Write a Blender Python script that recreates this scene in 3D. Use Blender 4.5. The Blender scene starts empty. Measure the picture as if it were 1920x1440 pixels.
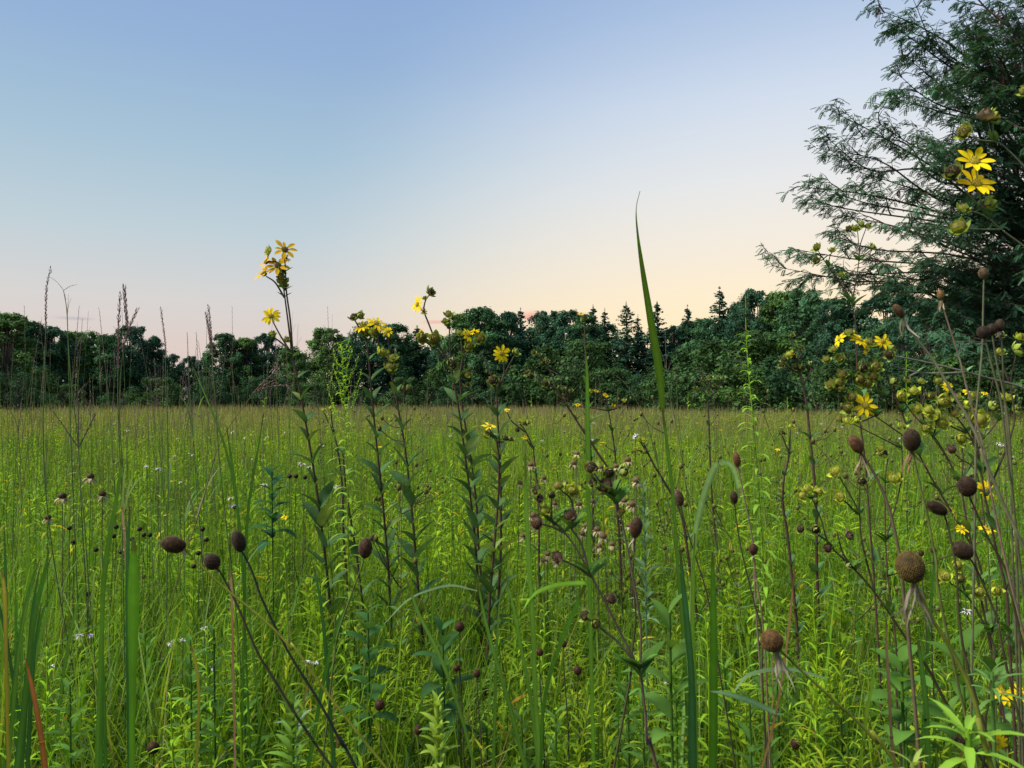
import bpy, math, random
import numpy as np
from mathutils import Vector, Matrix

RG = np.random.default_rng(11)
random.seed(5)
C = bpy.context.scene.collection
F = 1423.0
CAMZ = 1.5
PITCH = math.radians(1.13)
R = math.radians
AIR = []


def W(px, py, D):
    u = (px - 960) / F; v = (720 - py) / F
    y = math.cos(PITCH) - v * math.sin(PITCH); z = math.sin(PITCH) + v * math.cos(PITCH)
    s = D / y
    return np.array([u * s, D, CAMZ + z * s])


def unit(v):
    v = np.asarray(v, float)
    return v / (np.linalg.norm(v, axis=-1, keepdims=True) + 1e-12)


# ------------------------------------------------------------------ materials
def mat(name, base=None, rough=0.6, transl=0.0, noise=8.0, amt=0.35, spec=0.3, bump=0.0, tscale=(1.25, 1.15, 0.6), emit=None):
    m = bpy.data.materials.new(name); m.use_nodes = True
    nt = m.node_tree; N = nt.nodes; L = nt.links
    N.clear()
    out = N.new('ShaderNodeOutputMaterial')
    p = N.new('ShaderNodeBsdfPrincipled')
    p.inputs['Roughness'].default_value = rough
    p.inputs['Specular IOR Level'].default_value = spec
    if base is None:
        src = N.new('ShaderNodeAttribute'); src.attribute_name = 'Col'; col = src.outputs['Color']
    else:
        src = N.new('ShaderNodeRGB'); src.outputs[0].default_value = (*base, 1); col = src.outputs[0]
    tc = N.new('ShaderNodeTexCoord')
    nz = N.new('ShaderNodeTexNoise'); nz.inputs['Scale'].default_value = noise; nz.inputs['Detail'].default_value = 4
    L.new(tc.outputs['Object'], nz.inputs['Vector'])
    mr = N.new('ShaderNodeMapRange'); mr.inputs['From Min'].default_value = 0.3; mr.inputs['From Max'].default_value = 0.7
    mr.inputs['To Min'].default_value = 1 - amt; mr.inputs['To Max'].default_value = 1 + amt
    L.new(nz.outputs['Fac'], mr.inputs['Value'])
    vm = N.new('ShaderNodeVectorMath'); vm.operation = 'SCALE'
    L.new(col, vm.inputs[0]); L.new(mr.outputs[0], vm.inputs['Scale'])
    L.new(vm.outputs[0], p.inputs['Base Color'])
    last = p.outputs[0]
    if bump:
        b = N.new('ShaderNodeBump'); b.inputs['Strength'].default_value = bump; b.inputs['Distance'].default_value = 0.02
        L.new(nz.outputs['Fac'], b.inputs['Height']); L.new(b.outputs[0], p.inputs['Normal'])
    if transl > 0:
        t = N.new('ShaderNodeBsdfTranslucent')
        v2 = N.new('ShaderNodeVectorMath'); v2.operation = 'MULTIPLY'; v2.inputs[1].default_value = tscale
        L.new(vm.outputs[0], v2.inputs[0]); L.new(v2.outputs[0], t.inputs['Color'])
        mx = N.new('ShaderNodeMixShader'); mx.inputs[0].default_value = transl
        L.new(p.outputs[0], mx.inputs[1]); L.new(t.outputs[0], mx.inputs[2]); last = mx.outputs[0]
    L.new(last, out.inputs['Surface'])
    return m


M_LEAF = mat('leaf_green', transl=0.42, rough=0.6, noise=30, amt=0.15, spec=.06)
M_GRASS = mat('grass_green', transl=0.42, rough=0.55, noise=3, amt=0.22, spec=.06)
M_ROSIN = mat('rosinweed_leaf', transl=0.25, rough=0.55, noise=40, amt=0.18, spec=.06)
M_STEM = mat('stem_skin', spec=.12, rough=0.6, noise=60, amt=0.3)
M_PETAL = mat('yellow_petal', spec=.05, transl=0.4, rough=0.6, noise=60, amt=0.1, tscale=(1.1, 1.0, 0.5))
M_DISC = mat('flower_disc_florets', rough=0.8, noise=300, amt=0.4)
M_BRACT = mat('green_bract', spec=.08, transl=0.25, rough=0.55, noise=90, amt=0.3)
M_SEED = mat('seed_head_chaff', spec=.16, rough=0.6, noise=250, amt=0.5)
M_DRY = mat('dry_petal', transl=0.3, rough=0.8, noise=60, amt=0.3)
M_WHITE = mat('white_floret', transl=0.35, rough=0.7, noise=60, amt=0.1)
M_TREE = mat('tree_leaf', transl=0.25, rough=0.6, noise=0.35, amt=0.3, spec=.05)
M_LOC = mat('feather_leaf', transl=0.2, rough=0.6, noise=0.6, amt=0.3, spec=.05)
M_BARK = mat('bark', base=(0.07, 0.055, 0.042), rough=0.9, noise=5, amt=0.4, bump=0.5)
M_GROUND = mat('meadow_soil', base=(0.03, 0.035, 0.015), rough=0.95, noise=0.8, amt=0.5, spec=0.1)


# ------------------------------------------------------------------ mesh builder
class MB:
    def __init__(s):
        s.v = []; s.q = []; s.t = []; s.c = []; s.n = 0

    def add(s, v, q=None, t=None, col=(0.1, 0.2, 0.03)):
        v = np.asarray(v, float).reshape(-1, 3)
        col = np.asarray(col, float)
        if col.ndim == 1: col = np.tile(col, (len(v), 1))
        s.v.append(v); s.c.append(col)
        if q is not None and len(q): s.q.append(np.asarray(q, int) + s.n)
        if t is not None and len(t): s.t.append(np.asarray(t, int) + s.n)
        s.n += len(v)

    def bulk(s, T, M, P, col, scale=None):
        tv, tq, tf = T                       # verts, quads, per-vertex colour factor (V,3) or (V,1)
        V = np.einsum('nij,vj->nvi', M, tv)
        if scale is not None: V = V * np.asarray(scale)[:, None, None]
        V = V + P[:, None, :]
        n, k = V.shape[:2]
        c = np.asarray(col)[:, None, :] * tf[None]
        q = (tq[None] + (np.arange(n) * k)[:, None, None]).reshape(-1, 4)
        s.add(V.reshape(-1, 3), q=q, col=c.reshape(-1, 3))

    def build(s, name, material, parent=None, loc=None):
        V = np.concatenate(s.v); Cc = np.concatenate(s.c)
        off = np.zeros(3)
        if parent is not None:
            p = parent
            while p.parent: p = p.parent
            off = np.array(p['_base'] if '_base' in p else p.location)
        elif loc is not None: off = np.array(loc)
        V = V - off
        me = bpy.data.meshes.new(name)
        me.vertices.add(len(V)); me.vertices.foreach_set('co', V.astype(np.float32).ravel())
        fl = []; st = []; k = 0
        if s.q:
            q = np.concatenate(s.q); fl.append(q.ravel()); st.append(np.arange(len(q)) * 4); k = q.size
        if s.t:
            t = np.concatenate(s.t); fl.append(t.ravel()); st.append(k + np.arange(len(t)) * 3)
        fl = np.concatenate(fl); st = np.concatenate(st)
        me.loops.add(len(fl)); me.loops.foreach_set('vertex_index', fl.astype(np.int32))
        me.polygons.add(len(st)); me.polygons.foreach_set('loop_start', st.astype(np.int32))
        a = me.attributes.new('Col', 'FLOAT_COLOR', 'POINT')
        a.data.foreach_set('color', np.concatenate([Cc, np.ones((len(Cc), 1))], 1).astype(np.float32).ravel())
        me.update(calc_edges=True)
        me.materials.append(material)
        o = bpy.data.objects.new(name, me); C.objects.link(o)
        if parent is not None: o.parent = parent
        elif loc is not None: o.location = loc
        return o


def tag(o, label=None, cat=None, group=None, kind=None):
    if label: o['label'] = label
    if cat: o['category'] = cat
    if group: o['group'] = group
    if kind: o['kind'] = kind
    return o


def thing(name, loc, label, cat, group=None):
    o = bpy.data.objects.new(name, None); C.objects.link(o); o.location = loc
    o.empty_display_size = 0.1
    return tag(o, label, cat, group)


def copy_tree(o, parent=None):
    c = o.copy(); C.objects.link(c); c.parent = parent
    for ch in list(o.children): copy_tree(ch, c)
    return c


def spline(P, n=6):
    P = np.asarray(P, float)
    if len(P) < 3:
        t = np.linspace(0, 1, n + 1)[:, None]
        return P[0] * (1 - t) + P[-1] * t
    Q = np.vstack([2 * P[0] - P[1], P, 2 * P[-1] - P[-2]])
    out = []
    for i in range(1, len(Q) - 2):
        for k in range(n):
            t = k / n
            a, b, c, d = Q[i - 1], Q[i], Q[i + 1], Q[i + 2]
            out.append(0.5 * ((2 * b) + (-a + c) * t + (2 * a - 5 * b + 4 * c - d) * t * t + (-a + 3 * b - 3 * c + d) * t ** 3))
    out.append(P[-1])
    return np.array(out)


def tube(mb, P, r, col, ns=5):
    P = np.asarray(P, float); n = len(P)
    r = np.broadcast_to(np.asarray(r, float), (n,)) if np.ndim(r) else np.full(n, r)
    T = unit(np.gradient(P, axis=0))
    ref = np.array([0.31, 0.9, 0.12]) if abs(T[:, 2]).mean() > 0.5 else np.array([0, 0, 1.0])
    A = unit(np.cross(T, ref)); B = np.cross(T, A)
    th = np.arange(ns) * 2 * math.pi / ns
    V = P[:, None] + r[:, None, None] * (np.cos(th)[None, :, None] * A[:, None] + np.sin(th)[None, :, None] * B[:, None])
    q = []
    for i in range(n - 1):
        for j in range(ns):
            k = (j + 1) % ns
            q.append((i * ns + j, i * ns + k, (i + 1) * ns + k, (i + 1) * ns + j))
    mb.add(V.reshape(-1, 3), q=q, col=col)
    # end cap fans
    tip = np.vstack([V[-1], P[-1:] + T[-1:] * r[-1]])
    mb.add(tip, t=[(j, (j + 1) % ns, ns) for j in range(ns)], col=col)


def ribbon(mb, P, w, side, col, fold=0.0, up=None):
    """blade along P; width w per point; side vector(s); fold raises both edges to a V"""
    P = np.asarray(P, float); n = len(P)
    w = np.broadcast_to(w, (n,)); side = np.broadcast_to(np.asarray(side, float), (n, 3))
    T = unit(np.gradient(P, axis=0)); S = unit(side - (side * T).sum(1, keepdims=True) * T)
    if fold == 0:
        V = np.stack([P - S * w[:, None] / 2, P + S * w[:, None] / 2], 1).reshape(-1, 3)
        q = [(2 * i, 2 * i + 1, 2 * i + 3, 2 * i + 2) for i in range(n - 1)]
    else:
        Nn = np.cross(S, T)
        V = np.stack([P - S * w[:, None] / 2 + Nn * w[:, None] * fold, P, P + S * w[:, None] / 2 + Nn * w[:, None] * fold], 1).reshape(-1, 3)
        q = []
        for i in range(n - 1):
            a = 3 * i
            q += [(a, a + 1, a + 4, a + 3), (a + 1, a + 2, a + 5, a + 4)]
    if np.ndim(col) == 2: col = np.repeat(col, len(V) // n, 0)
    mb.add(V, q=q, col=col)


def align(n, spin=0.0):
    """matrix whose Z is n"""
    n = unit(n); a = np.array([0, 0, 1.0]) if abs(n[2]) < 0.95 else np.array([1.0, 0, 0])
    x = unit(np.cross(a, n)); y = np.cross(n, x)
    c, s = math.cos(spin), math.sin(spin)
    return np.stack([c * x + s * y, -s * x + c * y, n], 1)


def leaf_T(L=1.0, Wd=0.3, bend=0.3, nseg=4, fold=0.15, wmax=0.35, pitch0=0.0):
    """leaf along +X rising by -bend, V-folded; returns template"""
    t = np.linspace(0, 1, nseg + 1)
    ang = pitch0 - bend * 2 * t
    dx = np.cos(ang); dz = np.sin(ang)
    x = np.concatenate([[0], np.cumsum((dx[1:] + dx[:-1]) / 2)]) / nseg * L
    z = np.concatenate([[0], np.cumsum((dz[1:] + dz[:-1]) / 2)]) / nseg * L
    w = Wd * L * np.sin(np.pi * np.clip(t ** (math.log(0.5) / math.log(wmax)), 0, 1)) ** 0.8
    w[0] = Wd * L * 0.25; w[-1] = 0.001 * L
    v = []
    for i in range(nseg + 1):
        for s_ in (-1, 0, 1):
            v.append((x[i] - math.sin(ang[i]) * abs(s_) * w[i] * fold, s_ * w[i] / 2, z[i] + math.cos(ang[i]) * abs(s_) * w[i] * fold))
    q = []
    for i in range(nseg):
        a = 3 * i
        q += [(a, a + 1, a + 4, a + 3), (a + 1, a + 2, a + 5, a + 4)]
    tf = np.ones((len(v), 3)); tf[1::3] = (1.15, 1.1, 1.2)
    return np.array(v), np.array(q), tf


def blade_T(L=1.0, Wd=0.1, bend=0.5, nseg=3, pitch0=0.9):
    t = np.linspace(0, 1, nseg + 1)
    ang = pitch0 - bend * 2 * t
    x = np.concatenate([[0], np.cumsum(np.cos(ang)[1:])]) / nseg * L
    z = np.concatenate([[0], np.cumsum(np.sin(ang)[1:])]) / nseg * L
    w = Wd * L * (1 - (2 * t - 0.7) ** 2 * 0.5); w[0] *= 0.4; w[-1] = 0.002
    v = np.stack([np.stack([x, -w / 2, z], 1), np.stack([x, w / 2, z], 1)], 1).reshape(-1, 3)
    q = np.array([(2 * i, 2 * i + 1, 2 * i + 3, 2 * i + 2) for i in range(nseg)])
    return v, q, np.ones((len(v), 3))


def rotz(a):
    a = np.atleast_1d(a); c, s, z, o = np.cos(a), np.sin(a), np.zeros_like(a), np.ones_like(a)
    return np.stack([np.stack([c, -s, z], -1), np.stack([s, c, z], -1), np.stack([z, z, o], -1)], -2)


def roty(a):
    a = np.atleast_1d(a); c, s, z, o = np.cos(a), np.sin(a), np.zeros_like(a), np.ones_like(a)
    return np.stack([np.stack([c, z, s], -1), np.stack([z, o, z], -1), np.stack([-s, z, c], -1)], -2)


def rotx(a):
    a = np.atleast_1d(a); c, s, z, o = np.cos(a), np.sin(a), np.zeros_like(a), np.ones_like(a)
    return np.stack([np.stack([o, z, z], -1), np.stack([z, c, -s], -1), np.stack([z, s, c], -1)], -2)


def fib(n, zmin=-1.0):
    i = np.arange(n) + 0.5
    z = 1 - (1 - zmin) * i / n
    r = np.sqrt(np.maximum(0, 1 - z * z)); th = i * 2.399963
    return np.stack([r * np.cos(th), r * np.sin(th), z], 1)


def ball(mb, c, r, col, M=None, nu=10, nv=7, jit=0.0):
    """r = (rx,ry,rz) along M axes"""
    M = np.eye(3) if M is None else M
    v = []
    for i in range(nv + 1):
        ph = math.pi * i / nv
        for j in range(nu):
            th = 2 * math.pi * j / nu
            k = 1 + (RG.random() - 0.5) * jit
            v.append((math.sin(ph) * math.cos(th) * r[0] * k, math.sin(ph) * math.sin(th) * r[1] * k, math.cos(ph) * r[2] * k))
    q = [(i * nu + j, (i + 1) * nu + j, (i + 1) * nu + (j + 1) % nu, i * nu + (j + 1) % nu) for i in range(nv) for j in range(nu)]
    mb.add(np.array(v) @ M.T + c, q=q, col=col)


def spikes(mb, c, r, n, col, M=None, h=0.25, wd=0.16, zmin=-1.0, tipcol=None, tilt=0.0):
    """little pyramids over an ellipsoid"""
    M = np.eye(3) if M is None else M
    d = unit(fib(n, zmin) + RG.normal(0, .25 / math.sqrt(n), (n, 3))); r = np.asarray(r)
    P = d * r
    nn = unit(d / r); nn = unit(nn + np.array([0, 0, tilt]))
    for p, k in zip(P, nn):
        A = align(k, RG.random() * 3)
        s = wd * r.min(); hh = h * r.min() * (0.7 + 0.6 * RG.random())
        b = np.array([(-s, -s, -s * .3), (s, -s, -s * .3), (s, s, -s * .3), (-s, s, -s * .3), (0, 0, hh)]) @ A.T + p
        cc = np.tile(np.asarray(col) * (0.7 + 0.6 * RG.random()), (5, 1))
        if tipcol is not None: cc[4] = tipcol
        mb.add(b @ M.T + c, t=[(0, 1, 4), (1, 2, 4), (2, 3, 4), (3, 0, 4)], col=cc)


# ------------------------------------------------------------------ flower parts
YEL = np.array([0.92, 0.68, 0.012])
PET = leaf_T(1, 0.38, 0.2, 6, 0.13, 0.55)
NRM = {'v': (0.05, -.72, .55), 'w': (-.08, -.95, .38), 'f': (0, -1, 0.2), 'u': (0.05, -0.65, 1), 'l': (-0.8, -0.5, 0.4), 'r': (0.8, -0.5, 0.4), 'b': (-0.2, 0.6, 0.9), 'U': (0, -0.12, 1), 'd': (0.1, -1, -0.3), 'q': (0.25, -0.7, 0.7), 'p': (-0.3, -0.7, 0.65)}


def flower(parent, c, n, r, npet=11, cup=0.15, col=YEL, disc=(0.34, 0.27, 0.03), droop=False):
    M0 = align(n, RG.random() * 3)
    mb = MB()
    k = npet
    az = np.arange(k) * 2 * math.pi / k + RG.normal(0, 0.10, k)
    cu = cup + RG.normal(0, 0.12, k)
    M = M0[None] @ rotz(az) @ roty(-cu)
    sc = r * (0.92 + 0.16 * RG.random(k)) * 0.86
    base = np.stack([np.cos(az) * r * .16, np.sin(az) * r * .16, np.zeros(k)], 1) @ M0.T + c
    cc = np.tile(col, (k, 1)) * (0.82 + 0.3 * RG.random((k, 1))) 
    keep = np.ones(k, bool); keep[RG.integers(0, k)] = RG.random() < .5
    sc = sc * np.where(RG.random(k) < .12, .7, 1)
    mb.bulk(PET, M[keep], base[keep], cc[keep], sc[keep])
    fl = mb.build('flower', M_PETAL, parent)
    d = MB()
    ball(d, c + M0[:, 2] * r * .02, (r * .24, r * .24, r * .11), disc, M0)
    spikes(d, c + M0[:, 2] * r * .03, (r * .24, r * .24, r * .12), 60, np.array(disc) * 1.3, M0, h=0.7, wd=0.13, zmin=0.0, tipcol=(0.55, 0.40, 0.03))
    d.build('flower_disc', M_DISC, fl)
    g = MB()
    ball(g, c - M0[:, 2] * r * .10, (r * .24, r * .24, r * .12), (0.10, 0.15, 0.03), M0)
    for i in range(8):
        Mb = M0 @ rotz(i * 0.785)[0] @ roty(-0.5)[0]
        T = leaf_T(1, .45, -.3, 3, .1)
        g.bulk(T, Mb[None], (c - M0[:, 2] * r * .14)[None], np.array([[0.13, 0.20, 0.04]]), [r * .42])
    g.build('sepals', M_BRACT, fl)
    return fl


BR = leaf_T(1, 0.62, -0.55, 4, 0.18, 0.45)


def bud(parent, c, n, r, col=(0.28, 0.38, 0.06), cen=(0.16, 0.13, 0.03), dark=False, name='flower_bud'):
    M0 = align(n, RG.random() * 3)
    mb = MB()
    col = np.array(col)
    ball(mb, c, (r * .72, r * .72, r * .55), np.array(cen), M0)
    for k, (nb, tilt, l, dz) in enumerate([(6, -0.35, 1.25, -.5), (6, -0.8, 1.2, -.5), (5, -1.15, 1.05, -.4)]):
        az = np.arange(nb) * 2 * math.pi / nb + k * .5 + RG.normal(0, .1, nb)
        M = M0[None] @ rotz(az) @ roty(np.full(nb, tilt) + RG.normal(0, .12, nb))
        rad = r * (.38 - .05 * k)
        b = np.stack([np.cos(az) * rad, np.sin(az) * rad, np.full(nb, dz * r)], 1) @ M0.T + c
        mb.bulk(BR, M, b, col[None] * (0.8 + 0.4 * RG.random((nb, 1))), r * l * (0.85 + .3 * RG.random(nb)))
    if dark or RG.random() < 0.5:
        spikes(mb, c + M0[:, 2] * r * .2, (r * .5, r * .5, r * .4), 26, np.array(cen) * .8, M0, h=.5, wd=.16, zmin=0.0)
    return mb.build(name, M_BRACT, parent)


def seedhead(parent, c, ax, rw, rl, col=(0.07, 0.038, 0.022), top=(0.30, 0.22, 0.15), n=200, name='seed_head'):
    M0 = align(ax, RG.random() * 3)
    mb = MB()
    rw *= .88; rl *= .95; col = np.array(col) * np.array([.58, .51, .31]); sk = RG.uniform(.9, 1.1)
    ball(mb, c, (rw * .95 * sk, rw * .95, rl * .96), np.array(col) * .85, M0, 14, 10, .05)
    bald = unit(RG.normal(0, 1, 3)); 
    spikes(mb, c + bald * rw * RG.uniform(0, .05), (rw * .97, rw * .97, rl * .98), int(n * 1.5), col, M0, h=RG.uniform(.07, .17), wd=.055, tipcol=np.array(col) * .85 + np.array(top) * np.array([.15, .13, .08]), tilt=.7)
    return mb.build(name, M_SEED, parent)


def rag(parent, c, ax, n, L, w, col=(0.36, 0.29, 0.22), name='withered_petals', spread=0.5):
    """dry petals or hairs hanging below a head"""
    mb = MB()
    for i in range(n):
        d = unit(np.array([RG.normal(0, spread), RG.normal(0, spread), -1.0]))
        p = [np.asarray(c, float)]
        for k in range(6):
            d = unit(d + RG.normal(0, .22, 3) + np.array([0, 0, -.1]))
            p.append(p[-1] + d * L / 6 * (0.7 + .6 * RG.random()))
        ribbon(mb, np.array(p), w * np.array([.5, 1, 1, .9, .7, .5, .15]), RG.normal(0, 1, 3), np.array(col) * (.7 + .6 * RG.random()))
    return mb.build(name, M_DRY, parent)


BROWN = (0.055, 0.047, 0.021)
PURP = (0.066, 0.038, 0.028)
GSTEM = (0.12, 0.18, 0.04)


def path3(pts, D, jit=0.0, n=5):
    P = np.array([W(p[0], p[1], p[2] if len(p) > 2 else D) for p in pts])
    if jit: P[:, 1] += RG.normal(0, jit, len(P))
    return spline(P, n)


def wiggle(S, a=.006):
    n = len(S); u = np.linspace(0, 1, n); k = RG.uniform(4, 9); p = RG.random() * 6
    S = S.copy()
    S[:, 0] += a * (np.sin(u * k + p) - math.sin(p)) * np.minimum(1, u * 2) + a * .35 * np.sin(u * k * 3.3) * u
    S[:, 1] += a * (np.cos(u * k * .8 + p) - math.cos(p)) * np.minimum(1, u * 2)
    return S


def to_ground(pts, D, slope=None):
    """pixel path whose last point is continued to the ground"""
    P = [W(p[0], p[1], p[2] if len(p) > 2 else D) for p in pts]
    a, b = P[-2], P[-1]
    sl = (b - a) / max(0.02, abs(b[2] - a[2]))
    sl[:2] = np.clip(sl[:2], -0.7, 0.7)
    if b[2] > 0.5:
        m = b + np.array([sl[0] * (b[2] * .4), sl[1] * b[2] * .4, -b[2] * .4]); P.append(m)
        P.append(np.array([m[0] + sl[0] * .15 * b[2], m[1], 0.0]))
    else:
        P.append(np.array([b[0] + sl[0] * b[2] * .6, b[1], 0.0]))
    return np.array(P)


RL = [leaf_T(1, 0.42, b, 6, 0.2, 0.36, pitch0=p) for b, p in ((0.25, .1), (0.1, .1), (0.4, .25), (0.2, .2))]


def rosinweed(label, D, stem, heads, branches=(), y0=None, gap=50, l0=28, l1=50, group=None, r0=0.0062, az0=0.3, leaf=(0.080, 0.165, 0.050), cat='rosinweed', y1=1400, rr=1.0, width=1.0, scol=PURP):
    G = to_ground(stem, D)
    base = G[-1].copy()
    t = thing('rosinweed_plant', base, label, cat, group)
    S = wiggle(spline(G, 7))
    st = MB()
    k = len(S)
    tube(st, S, np.linspace(.5, 1, k) * r0 * rr, scol, 6)
    for b in branches:
        P = path3(b, D)
        e = len(P)
        tube(st, P, np.linspace(.62, .36, e) * r0 * rr, np.array(scol) * np.array([1, 1.2, 1]), 5)
    st.build('stem', M_STEM, t)
    fo = MB()
    # opposite leaves down the stem
    L = np.concatenate([[0], np.cumsum(np.linalg.norm(np.diff(S, axis=0), axis=1))])
    gw = gap * .82 / F * D
    s = 0.01 + (0 if y0 is None else 0)
    i = 0
    zt = W(0, y0, D)[2] if y0 else 99
    z1 = W(0, y1, D)[2]
    while s < L[-1]:
        p = np.array([np.interp(s, L, S[:, a]) for a in range(3)])
        f = min(1, s / (gw * 8))
        ll = (l0 + (l1 - l0) * f) / F * D * 1.36 * (0.9 + .2 * RG.random())
        if p[2] < zt and p[2] > max(0.12, z1):
            az = -.25 + .3 * az0 + (i % 2) * .85 + RG.normal(0, .15)
            for sd in (0, math.pi):
                a2 = az + sd + RG.normal(0, .15)
                el = -(0.85 + RG.normal(0, .16))
                M = rotz(a2) @ roty(el) @ rotx(RG.normal(0, .3))
                tmpl = RL[int(RG.integers(0, 4))]
                tv = tmpl[0] * np.array([1, width, 1])
                fo.bulk((tv, tmpl[1], tmpl[2]), M, p[None] + 0, np.array([leaf]) * (0.8 + .45 * RG.random()) * (np.array([1.9, 1.35, 1]) if RG.random() < .08 else 1), [ll * RG.uniform(.75, 1.12)])
        i += 1
        s += gw * (0.9 + .2 * RG.random())
    for b in branches:                       # small leaves at the forks
        p = W(b[0][0], b[0][1], b[0][2] if len(b[0]) > 2 else D)
        for sd in (0, math.pi):
            fo.bulk(RL[1], rotz(az0 + sd + RG.normal(0, .4)) @ roty(-.6), p[None], np.array([leaf]) * 1.15, [l0 * .8 / F * D])
    if fo.v: fo.build('foliage', M_ROSIN, t)
    for h in heads:
        kind, x, y, r, nk = h[:5]
        Dh = h[5] if len(h) > 5 else D
        n = np.array(NRM[nk]) + RG.normal(0, .12, 3)
        c = W(x, y, Dh - 0.004); rad = r / F * Dh
        if kind == 'F': flower(t, c, n, rad, npet=int(RG.integers(9, 13)), cup=.4 if nk in 'vw' else .12)
        elif kind == 'D': flower(t, c, n, rad, npet=int(RG.integers(8, 11)), cup=.25, col=YEL * np.array([.85, .70, .8]), disc=(.1, .07, .02))
        elif kind == 'B': bud(t, c, n, rad)
        elif kind == 'Y': bud(t, c, n, rad, col=(.42, .50, .05), cen=(.26, .26, .04))
        elif kind == 'K': bud(t, c, n, rad, col=(.24, .30, .07), cen=(.05, .035, .02), dark=True)
        elif kind == 'T': bud(t, c, n, rad, col=(.20, .16, .10), cen=(.09, .05, .03), dark=True, name='dried_bud')
    return t


exec_order = []
HERE = 'beside the tall rosinweeds'
# ================================================================== hero rosinweeds
rosinweed('tallest rosinweed on the left, with a high cluster of yellow flowers against the sky', 2.7,
          [(548, 668), (561, 725), (576, 800), (592, 890), (606, 1000), (616, 1100), (624, 1200)],
          [('D', 534, 468, 25, 'q'), ('D', 499, 491, 19, 'l'), ('D', 495, 513, 22, 'p'), ('D', 521, 498, 24, 'w'), ('D', 537, 484, 9, 'r'),
           ('F', 508, 593, 19, 'f'), ('Y', 503, 470, 10, 'l'), ('B', 527, 519, 9, 'f'), ('B', 531, 531, 11, 'f'), ('B', 511, 627, 8, 'u'), ('B', 539, 637, 8, 'u'), ('K', 529, 508, 9, 'r')],
          [[(548, 668), (541, 612), (534, 558), (530, 530)], [(549, 668), (544, 600), (537, 548), (535, 505), (533, 478)], [(546, 662), (526, 630), (511, 602)],
           [(545, 658), (524, 640), (513, 633)], [(533, 558), (516, 530), (499, 518)], [(535, 510), (520, 492), (503, 490), (503, 478)], [(534, 545), (526, 515), (521, 505)]],
          gap=47, l0=22, l1=46, az0=.25)
rosinweed('slender rosinweed under the flower cluster, left stem of the close pair', 2.75,
          [(688, 640), (694, 700), (700, 770), (707, 860), (715, 960), (722, 1060), (727, 1180), (730, 1280)],
          [('F', 679, 612, 17, 'p'), ('K', 664, 595, 11, 'u'), ('B', 676, 592, 9, 'r'), ('B', 688, 622, 11, 'f')],
          [[(688, 640), (683, 622), (680, 614)], [(688, 640), (672, 612), (665, 600)]], gap=44, l0=22, l1=40, az0=.1)
rosinweed('rosinweed with two broad yellow flowers, right stem of the close pair', 2.65,
          [(733, 700), (742, 745), (751, 800), (763, 880), (774, 970), (784, 1060), (791, 1160), (797, 1280)],
          [('F', 706, 606, 21, 'q'), ('F', 727, 621, 15, 'q'), ('Y', 717, 661, 12, 'r'), ('B', 737, 671, 12, 'u'), ('B', 733, 688, 14, 'u'), ('B', 703, 624, 10, 'f')],
          [[(733, 700), (715, 660), (706, 628), (706, 612)], [(735, 700), (731, 660), (727, 628)], [(733, 700), (722, 680), (717, 668)], [(734, 700), (738, 676)]],
          gap=43, l0=22, l1=44, az0=.5)
rosinweed('rosinweed leaning to a high yellow flower beside a small bud above the tree line', 2.8,
          [(845, 682), (853, 730), (861, 780), (869, 850), (878, 940), (886, 1030), (894, 1130), (902, 1260)],
          [('F', 783, 571, 18, 'l'), ('K', 808, 548, 11, 'r'), ('B', 797, 559, 6, 'u'), ('D', 794, 584, 9, 'r'), ('B', 792, 634, 12, 'f'), ('B', 815, 636, 14, 'f'), ('D', 790, 622, 8, 'l'),
           ('B', 842, 590, 10, 'u'), ('B', 836, 603, 9, 'u'), ('K', 848, 684, 12, 'r')],
          [[(845, 682), (818, 640), (803, 605), (795, 582), (798, 563), (806, 552)], [(845, 684), (826, 662), (803, 645), (793, 638)], [(846, 684), (843, 640), (843, 600)], [(843, 612), (838, 606)]],
          gap=42, l0=22, l1=42, az0=.6)
rosinweed('rosinweed carrying a sideways yellow flower between fat green buds', 2.9,
          [(862, 705), (866, 760), (874, 820), (888, 900), (897, 980), (903, 1080), (912, 1250)],
          [('F', 877, 629, 16, 'r'), ('F', 890, 622, 11, 'b'), ('B', 863, 625, 9, 'u'), ('B', 901, 634, 12, 'f'), ('B', 880, 650, 10, 'f'), ('B', 878, 703, 9, 'u'), ('K', 876, 723, 8, 'u')],
          [[(862, 705), (868, 668), (876, 640)], [(862, 705), (876, 712)], [(868, 670), (864, 632)], [(868, 672), (885, 650), (900, 640)]],
          gap=46, l0=22, l1=40, az0=1.0)
rosinweed('rosinweed with one open yellow flower facing the viewer over the meadow', 2.75,
          [(931, 738), (933, 790), (937, 850), (940, 930), (941, 1020), (938, 1120), (936, 1260)],
          [('F', 941, 663, 18, 'f'), ('B', 967, 661, 9, 'r'), ('K', 926, 714, 12, 'f')],
          [[(931, 738), (940, 715), (952, 690), (964, 668)], [(935, 730), (945, 700), (943, 672)], [(931, 738), (920, 700), (903, 662)]],
          gap=45, l0=24, l1=42, az0=.2)
rosinweed('short rosinweed with a low yellow flower leaning left in front of the field', 2.6,
          [(931, 822), (936, 870), (930, 960), (918, 1060), (914, 1200)],
          [('F', 917, 799, 15, 'u'), ('B', 913, 816, 10, 'u'), ('K', 948, 822, 8, 'u'), ('K', 959, 824, 6, 'u')],
          [[(931, 822), (924, 815), (917, 803)], [(933, 830), (945, 828)]], gap=50, l0=22, l1=40, az0=.8)
rosinweed('thin budless rosinweed stem with small paired leaves behind the leaning stalks', 2.9,
          [(643, 850), (647, 900), (656, 980), (667, 1070), (678, 1180), (684, 1290)], [], [], gap=46, l0=20, l1=34, az0=.1)
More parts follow.
